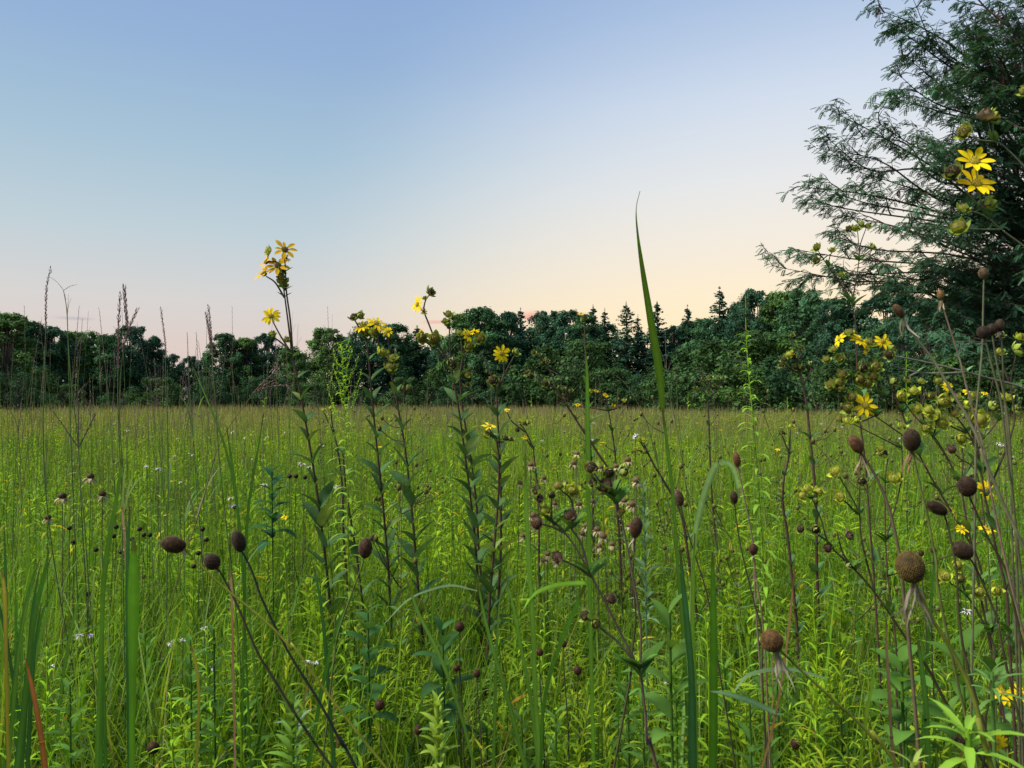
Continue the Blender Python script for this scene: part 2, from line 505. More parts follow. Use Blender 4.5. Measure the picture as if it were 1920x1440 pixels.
rosinweed('thin flat-topped stem with a faded yellow tip against the tree line', 3.6,
          [(1096, 610), (1098, 680), (1101, 760), (1105, 860), (1108, 980), (1112, 1100)],
          [('D', 1089, 588, 7, 'u'), ('K', 1092, 602, 6, 'r'), ('K', 1098, 596, 5, 'u')], [], gap=28, l0=10, l1=24, width=.7, az0=.2)
rosinweed('branched rosinweed with brown-tipped green heads in the middle of the field', 2.9,
          [(1042, 730), (1062, 760), (1090, 805), (1118, 850), (1146, 900), (1160, 1000), (1165, 1120)],
          [('K', 1001, 662, 6, 'u'), ('K', 1011, 665, 5, 'u'), ('K', 1025, 677, 7, 'u'), ('K', 1014, 679, 5, 'l'), ('K', 989, 699, 8, 'l'), ('K', 997, 707, 6, 'f'), ('K', 1023, 719, 8, 'f'), ('K', 1055, 728, 6, 'u'), ('K', 1070, 733, 6, 'u'), ('K', 1060, 742, 6, 'f')],
          [[(1042, 730), (1035, 705), (1024, 684), (1010, 668)], [(1042, 730), (1020, 715), (997, 703)], [(1060, 760), (1060, 738)], [(1062, 760), (1069, 738)]], gap=75, l0=14, l1=20, az0=.2, leaf=(.09, .15, .04))

# right hand group
rosinweed('thin branched rosinweed of closed buds in front of the feathery tree', 2.1,
          [(1597, 568), (1606, 610), (1612, 700), (1620, 800), (1628, 920)],
          [('B', 1604, 428, 11, 'u'), ('K', 1615, 420, 8, 'r'), ('B', 1627, 424, 8, 'u'), ('B', 1532, 464, 10, 'l'), ('B', 1560, 469, 8, 'u'), ('B', 1637, 463, 8, 'r'), ('B', 1577, 515, 8, 'u'), ('K', 1531, 489, 9, 'l'), ('K', 1591, 430, 8, 'l')],
          [[(1597, 568), (1575, 530), (1553, 500), (1534, 470)], [(1598, 566), (1606, 520), (1611, 480), (1608, 432)], [(1611, 490), (1613, 460), (1624, 428)], [(1612, 488), (1625, 475), (1636, 466)], [(1594, 560), (1583, 535), (1578, 520)], [(1554, 500), (1555, 485), (1560, 472)], [(1545, 486), (1533, 490)]],
          gap=200, l0=26, l1=30, rr=.5)
rosinweed('rosinweed reaching in from the right edge with two yellow flowers, one above the other', 1.5,
          [(1958, 500), (1985, 560), (2010, 700), (2030, 900)],
          [('F', 1826, 303, 38, 'v'), ('F', 1829, 345, 38, 'w'), ('T', 1849, 217, 19, 'u'), ('B', 1864, 218, 15, 'r'), ('B', 1808, 248, 18, 'l'), ('K', 1786, 323, 19, 'l'), ('B', 1807, 391, 13, 'u'), ('B', 1856, 382, 17, 'r'), ('B', 1798, 426, 19, 'l'), ('B', 1922, 170, 14, 'l')],
          [[(1958, 500), (1920, 462), (1875, 428), (1845, 395), (1832, 352)], [(1850, 400), (1838, 370), (1830, 318)], [(1875, 430), (1845, 430), (1802, 428)], [(1860, 412), (1836, 400), (1810, 394)], [(1835, 385), (1812, 360), (1790, 330)], [(1858, 412), (1857, 390)],
           [(1990, 400), (1925, 318), (1880, 272), (1862, 262), (1852, 222)], [(1864, 265), (1835, 262), (1812, 252)], [(1866, 266), (1862, 245), (1864, 225)], [(1985, 560), (1990, 480), (1990, 400)]],
          gap=300, l0=34, l1=36, leaf=(.08, .16, .05), rr=.5, scol=(.14, .13, .09))
rosinweed('bushy rosinweed with three yellow flowers abreast above many green buds', 1.75,
          [(1690, 770), (1712, 830), (1745, 900), (1790, 985), (1830, 1060), (1850, 1200)],
          [('F', 1574, 636, 16, 'l'), ('F', 1612, 637, 19, 'q'), ('F', 1655, 640, 18, 'f'), ('F', 1625, 656, 10, 'd'), ('F', 1622, 760, 25, 'f'), ('B', 1592, 624, 11, 'u'), ('B', 1575, 672, 10, 'l'), ('B', 1550, 674, 9, 'l'),
           ('B', 1632, 643, 12, 'q'), ('B', 1672, 655, 11, 'r'), ('K', 1618, 690, 12, 'f'), ('B', 1642, 688, 13, 'f'), ('B', 1611, 712, 14, 'f'), ('B', 1626, 718, 12, 'f'), ('B', 1637, 706, 12, 'f'), ('B', 1580, 702, 12, 'p'), ('B', 1573, 717, 12, 'f'),
           ('B', 1558, 722, 12, 'l'), ('B', 1577, 728, 11, 'u'), ('B', 1597, 745, 13, 'l'), ('B', 1591, 765, 14, 'l'), ('K', 1676, 716, 13, 'r'), ('B', 1563, 655, 8, 'l'), ('B', 1600, 788, 12, 'u'), ('B', 1575, 786, 11, 'u')],
          [[(1690, 770), (1650, 740), (1610, 715), (1575, 690), (1555, 678)], [(1690, 770), (1668, 720), (1655, 680), (1655, 650)], [(1660, 745), (1630, 690), (1614, 650)], [(1625, 720), (1595, 680), (1576, 645)], [(1712, 830), (1670, 800), (1640, 780), (1624, 768)], [(1650, 740), (1640, 700), (1632, 660)], [(1700, 800), (1684, 750), (1676, 722)], [(1600, 710), (1580, 720), (1560, 722)], [(1645, 780), (1615, 775), (1590, 768)], [(1640, 780), (1615, 790), (1580, 788)]],
          gap=110, l0=30, l1=44, rr=.5, leaf=(.07, .15, .04))
rosinweed('rosinweed bough crossing from the right edge with pale curled leaves', 1.15,
          [(1990, 770), (2020, 830), (2040, 1000)],
          [('K', 1668, 665, 12, 'l'), ('K', 1700, 712, 9, 'u')],
          [[(1990, 770), (1920, 728), (1850, 708), (1810, 697), (1740, 680), (1690, 670), (1672, 666)], [(1812, 697), (1770, 700), (1720, 698), (1670, 685)], [(1720, 698), (1708, 704), (1700, 712)]],
          gap=400, l0=26, l1=28, rr=.5, leaf=(.14, .24, .10), scol=(.16, .13, .12))
rosinweed('rosinweed of fat yellow-green heads by the right edge, above the dark seed cones', 1.35,
          [(1838, 880), (1850, 930), (1870, 1010), (1890, 1120), (1900, 1300)],
          [('Y', 1770, 752, 17, 'f'), ('Y', 1766, 792, 14, 'f'), ('Y', 1835, 787, 20, 'f'), ('Y', 1752, 778, 14, 'l'), ('B', 1790, 775, 14, 'u'), ('B', 1828, 742, 12, 'u'), ('F', 1776, 725, 10, 'f'), ('F', 1846, 738, 7, 'u'), ('Y', 1740, 768, 10, 'l'), ('Y', 1810, 758, 11, 'r'), ('B', 1875, 660, 11, 'u'), ('B', 1906, 655, 13, 'r'), ('Y', 1912, 632, 10, 'u'), ('K', 1875, 628, 10, 'u'), ('B', 1795, 745, 10, 'u')],
          [[(1838, 880), (1825, 830), (1800, 790), (1775, 765)], [(1838, 882), (1834, 840), (1822, 810), (1834, 795)], [(1812, 812), (1785, 800), (1756, 785)], [(1850, 930), (1900, 800), (1895, 720), (1905, 665)], [(1897, 730), (1882, 690), (1876, 668)], [(1825, 830), (1828, 780), (1828, 750)], [(1795, 785), (1780, 750), (1776, 735)]],
          gap=140, l0=34, l1=44, rr=.5, leaf=(.08, .16, .04), az0=.1)
rosinweed('low branching rosinweed with round cup heads in the lower right', 1.3,
          [(1598, 1063), (1632, 1100), (1672, 1150), (1710, 1200), (1755, 1260), (1800, 1340)],
          [('Y', 1505, 929, 10, 'f'), ('Y', 1514, 917, 12, 'u'), ('Y', 1535, 922, 11, 'f'), ('K', 1530, 993, 10, 'f'), ('K', 1501, 992, 10, 'l'), ('Y', 1566, 885, 13, 'l'), ('K', 1616, 902, 11, 'f'), ('Y', 1575, 932, 12, 'l'), ('T', 1592, 1003, 12, 'r'), ('K', 1590, 1062, 9, 'r'), ('T', 1552, 1028, 10, 'l')],
          [[(1598, 1063), (1555, 1020), (1540, 975), (1523, 935)], [(1560, 1024), (1545, 1010), (1512, 990)], [(1598, 1064), (1580, 1035), (1570, 1000)], [(1640, 1110), (1615, 1010), (1610, 960), (1575, 895)], [(1611, 965), (1612, 910)], [(1608, 964), (1590, 945), (1578, 936)], [(1524, 935), (1510, 930)]],
          gap=130, l0=30, l1=48, rr=.5, leaf=(.09, .18, .03), az0=.0, scol=BROWN)
rosinweed('rosinweed with a loose row of lime heads between the yellow trio and right edge', 1.7,
          [(1800, 905), (1812, 960), (1830, 1050), (1850, 1180)],
          [('Y', 1690, 742, 12, 'f'), ('Y', 1714, 733, 12, 'u'), ('B', 1728, 715, 9, 'u'), ('Y', 1738, 802, 13, 'f'), ('Y', 1802, 822, 13, 'f'), ('B', 1862, 762, 13, 'r'), ('Y', 1888, 745, 12, 'u'), ('B', 1905, 768, 12, 'r'), ('B', 1760, 715, 10, 'u'), ('Y', 1720, 768, 12, 'l'), ('B', 1745, 742, 10, 'f'), ('F', 1812, 735, 9, 'u')],
          [[(1800, 905), (1760, 830), (1715, 780), (1692, 748)], [(1735, 800), (1728, 770), (1716, 740)], [(1800, 905), (1770, 850), (1740, 808)], [(1802, 905), (1806, 860), (1802, 828)], [(1804, 905), (1840, 830), (1862, 770)], [(1845, 822), (1870, 790), (1888, 750)], [(1872, 788), (1905, 772)], [(1750, 820), (1760, 770), (1760, 722)]],
          gap=110, l0=34, l1=42, rr=.5, leaf=(.11, .21, .05))
rosinweed('rosinweed with spiky green heads on thin stems behind the large brown cone', 1.6,
          [(1660, 1010), (1664, 1080), (1680, 1200), (1690, 1330)],
          [('B', 1690, 800, 11, 'u'), ('K', 1655, 850, 12, 'u'), ('Y', 1676, 897, 14, 'u'), ('Y', 1590, 790, 12, 'u'), ('Y', 1607, 788, 9, 'r'), ('T', 1785, 843, 10, 'l'), ('Y', 1652, 842, 9, 'l')],
          [[(1660, 1010), (1660, 900), (1665, 860)], [(1662, 1010), (1690, 900), (1690, 815)], [(1660, 905), (1676, 900)], [(1690, 840), (1640, 815), (1600, 795)], [(1850, 1010), (1832, 890), (1800, 860), (1786, 846)], [(1664, 1080), (1760, 1050), (1850, 1010)]],
          gap=150, l0=30, l1=40, rr=.45, leaf=(.08, .17, .03))
rosinweed('rosinweed with wrinkled green heads low beside the right edge', 1.2,
          [(1900, 1180), (1870, 1230), (1860, 1330), (1850, 1420)],
          [('Y', 1836, 1110, 13, 'f'), ('Y', 1868, 1108, 13, 'f'), ('Y', 1772, 1080, 13, 'l'), ('Y', 1795, 1060, 12, 'f'), ('B', 1800, 1085, 11, 'f'), ('F', 1880, 1300, 26, 'u'), ('F', 1868, 1390, 24, 'd'), ('Y', 1812, 1415, 16, 'f'), ('T', 1800, 1390, 12, 'l')],
          [[(1870, 1230), (1850, 1170), (1838, 1120)], [(1858, 1190), (1868, 1150), (1868, 1120)], [(1852, 1180), (1815, 1120), (1778, 1090)], [(1812, 1118), (1798, 1075)], [(1862, 1330), (1878, 1310)], [(1856, 1380), (1868, 1395)], [(1856, 1390), (1830, 1405), (1812, 1412)]],
          gap=90, l0=30, l1=44, rr=.45, leaf=(.09, .2, .03), scol=BROWN)
rosinweed('slim rosinweed with small green heads left of the tall goldenrod spire', 3.4,
          [(1097 + 230, 745), (1330, 800), (1336, 900), (1345, 1000)],
          [('K', 1303, 728, 5, 'u'), ('K', 1317, 711, 6, 'u'), ('K', 1332, 708, 6, 'u'), ('K', 1347, 710, 5, 'u'), ('K', 1356, 708, 4, 'u'), ('K', 1338, 724, 5, 'u'), ('K', 1345, 733, 4, 'u')],
          [[(1327, 745), (1318, 730), (1305, 726)], [(1327, 745), (1327, 725), (1318, 714)], [(1327, 742), (1331, 725), (1332, 712)], [(1328, 750), (1345, 730), (1355, 712)]], gap=60, l0=14, l1=22)
rosinweed('loose grey-stemmed rosinweed full of small heads under the tree line on the right', 2.7,
          [(1505, 720), (1512, 760), (1520, 830), (1530, 930), (1535, 1050)],
          [('K', 1485, 630, 6, 'u'), ('Y', 1480, 665, 9, 'l'), ('K', 1503, 654, 6, 'u'), ('K', 1470, 675, 8, 'l'), ('K', 1492, 688, 7, 'f'), ('K', 1504, 690, 7, 'f'), ('K', 1465, 685, 7, 'l'), ('K', 1520, 682, 7, 'r'), ('K', 1487, 668, 7, 'f'), ('D', 1484, 664, 7, 'u'), ('K', 1498, 650, 5, 'u')],
          [[(1505, 720), (1495, 685), (1486, 640)], [(1500, 700), (1480, 690), (1468, 680)], [(1505, 720), (1520, 700), (1520, 686)], [(1494, 680), (1504, 660)]], gap=60, l0=16, l1=26)
rosinweed('rosinweed with paired lime buds on a leaning stem right of the tall blade', 2.9,
          [(1208, 835), (1225, 870), (1250, 915), (1275, 975), (1290, 1080)],
          [('Y', 1200, 825, 5, 'u'), ('Y', 1209, 824, 5, 'u'), ('Y', 1190, 842, 5, 'l'), ('Y', 1197, 841, 5, 'u'), ('Y', 1207, 847, 5, 'f'), ('T', 1187, 848, 4, 'l')],
          [[(1215, 850), (1200, 828)], [(1215, 850), (1192, 843)]], gap=60, l0=14, l1=20)
rosinweed('small yellow-flowered rosinweed right of the leaf-lined stems', 3.2,
          [(1000, 840), (1004, 900), (1008, 1000)], [('F', 984, 820, 7, 'u'), ('K', 970, 806, 6, 'u'), ('K', 985, 795, 6, 'u'), ('Y', 975, 790, 5, 'l'), ('Y', 990, 792, 5, 'r'), ('F', 951, 769, 6, 'u')],
          [[(1000, 840), (985, 822)], [(1000, 840), (985, 808), (975, 795)], [(985, 810), (960, 790), (951, 773)]], gap=60, l0=14, l1=24)
rosinweed('pair of round green buds on thin stems beside the bright goldenrod', 3.1,
          [(625, 810), (635, 850), (645, 920), (650, 1000)], [('Y', 607, 769, 6, 'u'), ('Y', 621, 766, 7, 'u')],
          [[(625, 810), (615, 790), (608, 775)], [(626, 812), (622, 790), (621, 772)]], gap=50, l0=14, l1=22)
rosinweed('yellow-budded rosinweed at the field edge beside the tall blade', 3.6,
          [(1140, 765), (1150, 830), (1160, 930)], [('D', 1118, 733, 6, 'u'), ('D', 1136, 741, 7, 'u'), ('Y', 1107, 733, 5, 'u'), ('D', 1150, 760, 5, 'u'), ('Y', 1170, 751, 5, 'u'), ('K', 1160, 764, 5, 'u'), ('D', 1083, 759, 6, 'u')],
          [[(1140, 765), (1130, 750), (1118, 737)], [(1140, 765), (1137, 746)], [(1142, 770), (1160, 764), (1170, 754)], [(1140, 770), (1110, 765), (1084, 762)]], gap=50, l0=12, l1=20)
rosinweed('sparse rosinweed with one lime head over the meadow right of the goldenrod spire', 2.6,
          [(1480, 850), (1470, 920), (1478, 1010)], [('K', 1467, 813, 8, 'u'), ('Y', 1483, 800, 7, 'u'), ('F', 1458, 843, 5, 'u')], [[(1480, 850), (1472, 830), (1467, 818)], [(1480, 850), (1482, 806)]], gap=50, l0=16, l1=26)

# central dried plant close to the lens
rosinweed('close withered rosinweed of fuzzy grey-brown heads on forked stalks, lower centre', 0.95,
          [(1198, 1255), (1212, 1320), (1228, 1390), (1242, 1450)],
          [('K', 1109, 878, 17, 'u'), ('K', 1142, 887, 13, 'f'), ('K', 1168, 885, 14, 'r'), ('T', 1137, 911, 19, 'l'), ('K', 1112, 905, 12, 'l'), ('Y', 1074, 919, 14, 'f'), ('B', 1047, 911, 13, 'u'), ('K', 1007, 920, 14, 'l'), ('K', 1034, 928, 9, 'f'), ('T', 1013, 936, 11, 'l'),
           ('Y', 1023, 958, 12, 'u'), ('T', 1007, 981, 16, 'l'), ('T', 1069, 968, 15, 'u'), ('T', 1046, 1046, 15, 'l'), ('K', 1097, 1154, 14, 'l'), ('T', 1145, 1123, 12, 'u'), ('B', 1117, 1170, 13, 'r'), ('B', 1166, 960, 9, 'l')],
          [[(1198, 1255), (1170, 1200), (1140, 1140), (1110, 1082), (1075, 1020), (1045, 985), (1025, 965)], [(1108, 1082), (1080, 1062), (1050, 1048)], [(1104, 1072), (1090, 1020), (1070, 990)], [(1060, 1000), (1035, 988), (1010, 982)], [(1034, 978), (1034, 950), (1034, 935)],
           [(1200, 1255), (1202, 1180), (1190, 1100), (1175, 1020), (1160, 950), (1152, 930), (1163, 900)], [(1156, 945), (1130, 910), (1112, 885)], [(1150, 928), (1143, 900)], [(1152, 932), (1140, 925), (1136, 918)], [(1072, 992), (1072, 940), (1050, 918)], [(1195, 1250), (1160, 1205), (1122, 1175), (1102, 1160)], [(1040, 985), (1012, 950), (1008, 928)]],
          gap=400, l0=60, l1=60, rr=.45, leaf=(.09, .2, .03), scol=(.10, .065, .05))

# ================================================================== coneflowers
def coneflower(label, D, stem, rw, rl, ax=None, col=(0.07, 0.038, 0.022), scol=BROWN, petals=0, pl=40, group=None, top=(.30, .22, .15), pcol=(.36, .30, .24), sr=0.0013, n=200, spread=.5):
    G = to_ground(stem, D)
    S = wiggle(spline(G, 6), .004)
    base = G[-1].copy()
    t = thing('coneflower_stalk', base, label, 'coneflower', group)
    st = MB(); tube(st, S, np.linspace(.85, 1.5, len(S)) * sr, scol, 6); st.build('stem', M_STEM, t)
    d = unit(S[0] - S[2]) if ax is None else unit(ax)
    Dh = stem[0][2] if len(stem[0]) > 2 else D
    c = W(stem[0][0], stem[0][1], Dh) + d * rl / F * D * .7
    seedhead(t, c, d, rw / F * D, rl / F * D, col, top, n)
    if petals:
        rag(t, c - d * rl / F * D * .85, d, petals, pl / F * D, 4.0 / F * D, pcol, spread=spread)
    return t


coneflower('large round brown seed cone close to the lens with white fuzzy strands hanging below', .62,
           [(1712, 1085), (1740, 1150), (1775, 1215), (1800, 1280), (1830, 1370), (1850, 1440)], 28, 31, ax=(-.25, 0, 1), col=(.085, .062, .022), petals=16, pl=95, scol=(.13, .15, .02), top=(.45, .36, .16), n=420, sr=.0016, pcol=(.30, .25, .19), spread=.3)
coneflower('round brown seed cone low on the right with a ragged grey collar', .72,
           [(1455, 1212), (1500, 1255), (1560, 1310), (1600, 1350), (1640, 1400), (1690, 1460)], 23, 21, ax=(-.6, -.2, .8), col=(.11, .06, .022), petals=9, pl=75, scol=(.14, .16, .02), top=(.5, .36, .2), n=380, pcol=(.32, .26, .2), spread=.3)
coneflower('furry brown seed cone on a yellow-green stalk leaning up from the lower left meadow', .8,
           [(342, 1025), (365, 1050), (410, 1098), (470, 1155), (530, 1215), (600, 1300)], 17, 23, ax=(-1, -.2, .3), col=(.06, .035, .018), petals=5, pl=20, scol=(.19, .21, .02), pcol=(.5, .5, .3), top=(.35, .27, .18), n=360, sr=.0011)
coneflower('small dark seed cone tucked right of the furry brown one', .95,
           [(405, 1062), (420, 1085), (450, 1140), (500, 1230), (560, 1330)], 16, 17, ax=(-.5, -.3, .8), col=(.045, .026, .02), petals=2, pl=15, n=300)
coneflower('oblong near-black seed cone on a long dark stalk slanting to the bottom centre', .85,
           [(452, 1030), (475, 1075), (500, 1130), (550, 1220), (610, 1310), (650, 1400), (675, 1450)], 14, 22, ax=(-.35, 0, 1), col=(.045, .035, .026), n=340, scol=(.03, .035, .02), sr=.0013)
coneflower('upright egg-shaped brown seed cone on a green stalk among the rosinweed stems', 1.1,
           [(684, 1042), (672, 1085), (645, 1160), (622, 1230), (612, 1330)], 14, 20, ax=(.1, -.1, 1), col=(.09, .045, .035), n=320, scol=(.09, .12, .03))
coneflower('egg-shaped brown seed cone with tattered petals near the silvery leafy stalk', 1.15,
           [(1190, 1003), (1188, 1080), (1192, 1160), (1180, 1240), (1165, 1340)], 13, 21, ax=(.15, -.1, 1), col=(.085, .048, .038), petals=7, pl=28, n=320)
coneflower('pointed grey-brown seed cone just right of the tall blade', 1.5,
           [(1276, 945), (1285, 985), (1300, 1040), (1318, 1110), (1335, 1220)], 10, 17, ax=(-.3, 0, 1), col=(.13, .09, .075), n=240)
coneflower('pinched dark seed cone with a spire tip on a black stalk', 1.35,
           [(1377, 942), (1382, 990), (1392, 1060), (1408, 1130), (1425, 1200), (1430, 1330)], 8, 13, ax=(-.1, 0, 1), col=(.06, .035, .028), n=200)
coneflower('shaggy tan seed cone on a straw stalk above the small wine-red one', 1.45,
           [(1383, 872), (1390, 910), (1402, 970), (1411, 1030), (1420, 1140), (1428, 1250)], 8, 15, ax=(-.15, 0, 1), col=(.2, .10, .06), petals=3, pl=14, n=160, scol=(.16, .11, .08))
coneflower('small wine-red seed cone beneath the shaggy tan one', 1.4,
           [(1412, 1038), (1418, 1090), (1425, 1160), (1430, 1290)], 9, 11, ax=(.1, 0, 1), col=(.075, .03, .028), petals=2, pl=12, n=180, scol=(.15, .10, .06))
coneflower('dark shaggy seed cone with a drooping brown tuft, right of the yellow daisy', 1.0,
           [(1710, 840), (1722, 900), (1735, 980), (1745, 1050), (1770, 1180)], 17, 22, ax=(-.12, -.2, 1), col=(.05, .035, .026), petals=8, pl=55, n=300, scol=(.10, .11, .03), pcol=(.25, .15, .09), spread=.15)
coneflower('withered reddish seed cone bent over on a thick brown stalk', .9,
           [(1612, 845), (1640, 890), (1665, 945), (1690, 1020), (1700, 1100), (1710, 1250)], 12, 20, ax=(-.5, 0, .9), col=(.17, .09, .06), petals=6, pl=60, n=220, scol=(.11, .085, .045), sr=.0016, pcol=(.3, .22, .16), spread=.2)
coneflower('glossy dark seed cone beside the half-hidden yellow daisy', 1.0,
           [(1815, 925), (1830, 960), (1855, 1020), (1880, 1080), (1900, 1180)], 18, 20, ax=(-.2, -.2, 1), col=(.045, .02, .015), top=(.3, .28, .26), n=320)
coneflower('crooked blackish seed cone bent left over small yellow flowers', 1.0,
           [(1770, 960), (1778, 1000), (1790, 1080), (1800, 1180), (1830, 1300)], 13, 21, ax=(-.9, 0, .5), col=(.04, .022, .02), n=300)
coneflower('fat dark brown seed cone lying sideways above the round green heads', 1.0,
           [(1815, 1040), (1835, 1080), (1860, 1160), (1880, 1250)], 18, 22, ax=(-.7, -.2, .5), col=(.05, .03, .022), top=(.3, .28, .26), n=320)
coneflower('small ball seed head on the tallest thin stalk before the big tree', 1.15,
           [(1845, 520), (1842, 570), (1838, 640), (1830, 740), (1828, 900)], 10, 11, ax=(-.1, 0, 1), col=(.16, .12, .10), n=170, scol=(.10, .10, .055))
coneflower('black ball seed head, left one of the dark trio by the right edge', 1.05,
           [(1846, 632), (1858, 680), (1880, 760), (1900, 880), (1915, 1020)], 13, 13, ax=(-.2, 0, 1), col=(.035, .024, .024), n=200, scol=(.08, .08, .04))
coneflower('black ball seed head, middle one of the dark trio by the right edge', 1.1,
           [(1860, 625), (1868, 680), (1885, 760), (1900, 900), (1905, 1060)], 11, 11, ax=(0, 0, 1), col=(.035, .022, .022), n=200, scol=(.08, .08, .04))
coneflower('ragged dark seed head, right one of the dark trio by the right edge', 1.1,
           [(1876, 618), (1882, 680), (1892, 780), (1906, 900), (1912, 1100)], 9, 12, ax=(-.1, 0, 1), col=(.07, .05, .045), petals=4, pl=20, n=160, scol=(.08, .08, .04))
coneflower('bare pale seed base with two curled bracts on a long leaning stalk', .95,
           [(1764, 560), (1778, 610), (1800, 680), (1815, 740), (1850, 860), (1880, 1000)], 7, 10, ax=(-.1, 0, 1), col=(.3, .2, .1), petals=4, pl=26, n=90, scol=(.17, .12, .08), pcol=(.45, .36, .22), sr=.001)
coneflower('hooded seed head with long white dangling petals on a leaning stalk', .9,
           [(1692, 592), (1700, 612), (1735, 665), (1765, 715), (1830, 830), (1880, 950)], 9, 16, ax=(-.6, 0, .8), col=(.14, .09, .06), petals=4, pl=48, n=150, scol=(.17, .16, .09), pcol=(.36, .32, .26), sr=.0014, spread=.1)
for (x, y, r, lab) in ((862, 1172, 10, 'round dark red seed ball beside the leafy stems, highest of the small red balls'), (856, 1250, 7, 'tiny dark red seed ball below the highest one'), (894, 1260, 8, 'small brown seed ball right of the tiny one in deep green leaves'),
                       (1012, 1220, 8, 'small wine seed ball in front of a broad upright blade'), (1057, 1205, 7, 'small wine seed ball half hidden by crossing blades'), (1083, 1254, 9, 'black button seed head among leaning green blades'),
                       (712, 1318, 11, 'shaggy brown seed ball near the bottom between leafy tufts'), (784, 1366, 9, 'round brown seed ball just left of the pale spiky bud'), (288, 1398, 12, 'black oval seed head near the bottom left corner region'),
                       (1492, 1390, 11, 'black shrivelled seed head at the bottom right of the broad blade'), (1727, 1035, 6, 'little wine seed head right of the big round cone'), (1750, 1100 - 70, 6, 'tiny russet seed head deep behind the big round cone')):
    coneflower(lab, 1.75, [(x, y + r), (x + 1, y + 60), (x + 3, y + 150)], r, r * .95, ax=(0, -.15, 1), col=(.075, .03, .022), n=110, scol=(.05, .05, .025), sr=.0014)


# ================================================================== templates for leafy stems
def merge(Ts):
    v = []; q = []; f = []; n = 0
    for a, b, c in Ts:
        v.append(a); q.append(np.asarray(b) + n); f.append(np.broadcast_to(c, (len(a), 3))); n += len(a)
    return np.concatenate(v), np.concatenate(q), np.concatenate(f)


def mb_T(mb):
    return np.concatenate(mb.v), np.concatenate(mb.q), np.concatenate(mb.c)


def gold_T(seed, H=1.0, nleaf=70, L=0.085, Wd=0.13, seg=3, el=0.75, lo=0.12, top=0.35, lean=0.05, stemcol=(.9, .85, .7), split=False, bend=.55, whorl=2.4, ns=4, broad=False):
    rg = np.random.default_rng(seed)
    z = np.linspace(0, H, 8)
    ph = rg.random() * 6.3
    P = np.stack([lean * H * (z / H) ** 2 * math.cos(ph) + .008 * np.sin(z * 9 + ph), lean * H * (z / H) ** 2 * math.sin(ph) + .008 * np.cos(z * 7), z], 1)
    s = MB(); tube(s, P, np.linspace(.0032, .0012, 8), stemcol, ns)
    m = MB()
    u = np.sort(lo + (1 - lo) * rg.random(nleaf) ** 0.85)
    zz = u * H
    px = np.interp(zz, z, P[:, 0]); py = np.interp(zz, z, P[:, 1])
    az = np.arange(nleaf) * whorl + rg.normal(0, .25, nleaf)
    k = np.clip((u - .55) / .45, 0, 1)
    ls = L * (1 - (1 - top) * k ** 1.5) * (.75 + .5 * rg.random(nleaf)) * np.clip(u / .3, .6, 1)
    e = -(el + .45 * k + rg.normal(0, .18, nleaf) - .5 * np.clip(.4 - u, 0, 1))
    T1 = (leaf_T(1, Wd * 2, bend * .5, seg, .12, .35) if broad else blade_T(1, Wd, bend, seg, 0.15))
    M = rotz(az) @ roty(e) @ rotx(rg.normal(0, .5, nleaf))
    c = np.ones((nleaf, 3)) * (.7 + .55 * rg.random((nleaf, 1))) * (1 + k[:, None] * np.array([.5, .25, .2]))
    yl = rg.random(nleaf) < .10 * (1.2 - u); c[yl] *= np.array([2.2, 1.05, 1.6])
    m.bulk(T1, M, np.stack([px, py, zz], 1), c, ls)
    if split: return s, m
    s.t = []
    return merge([mb_T(s), mb_T(m)])


GOLD = np.array([0.19, 0.35, 0.018])
# individual goldenrods: prototypes then copies
protos = []
specs = [dict(nleaf=110, L=.085, Wd=.13), dict(nleaf=130, L=.072, Wd=.13, el=.9), dict(nleaf=100, L=.10, Wd=.11, el=.6), dict(nleaf=120, L=.07, Wd=.15, el=1.0), dict(nleaf=80, L=.095, Wd=.17, el=.55), dict(nleaf=110, L=.09, Wd=.11, el=.8)]
for i, sp in enumerate(specs):
    s, m = gold_T(100 + i, split=True, **sp)
    for mb_, base in ((s, GOLD * np.array([1.1, .95, 1.0])), (m, GOLD)):
        mb_.c = [c * base for c in mb_.c]
    t = thing('goldenrod_plant', (0, 0, 0), 'bright green leafy goldenrod stem without flowers in the near meadow', 'goldenrod', 'leafy goldenrod stems in the near meadow')
    s.build('stem', M_LEAF, t); m.build('foliage', M_LEAF, t)
    protos.append(t)
NG = 290
Dg = 1.5 + 3.6 * RG.random(NG) ** .8
for i in range(NG):
    D = Dg[i]; x = RG.uniform(-1, 1) * (0.70 * D + .1)
    h = RG.uniform(.55, 1.0) * (1 if D > 2.2 else .88)
    if D < 2.1: h = min(h, .84)
    o = protos[i] if i < len(protos) else copy_tree(protos[i % len(protos)])
    o.location = (x, D, 0); o.rotation_euler = (RG.normal(0, .07), RG.normal(0, .07), RG.random() * 6.3)
    w = RG.uniform(.95, 1.35); o.scale = (w, w, h)

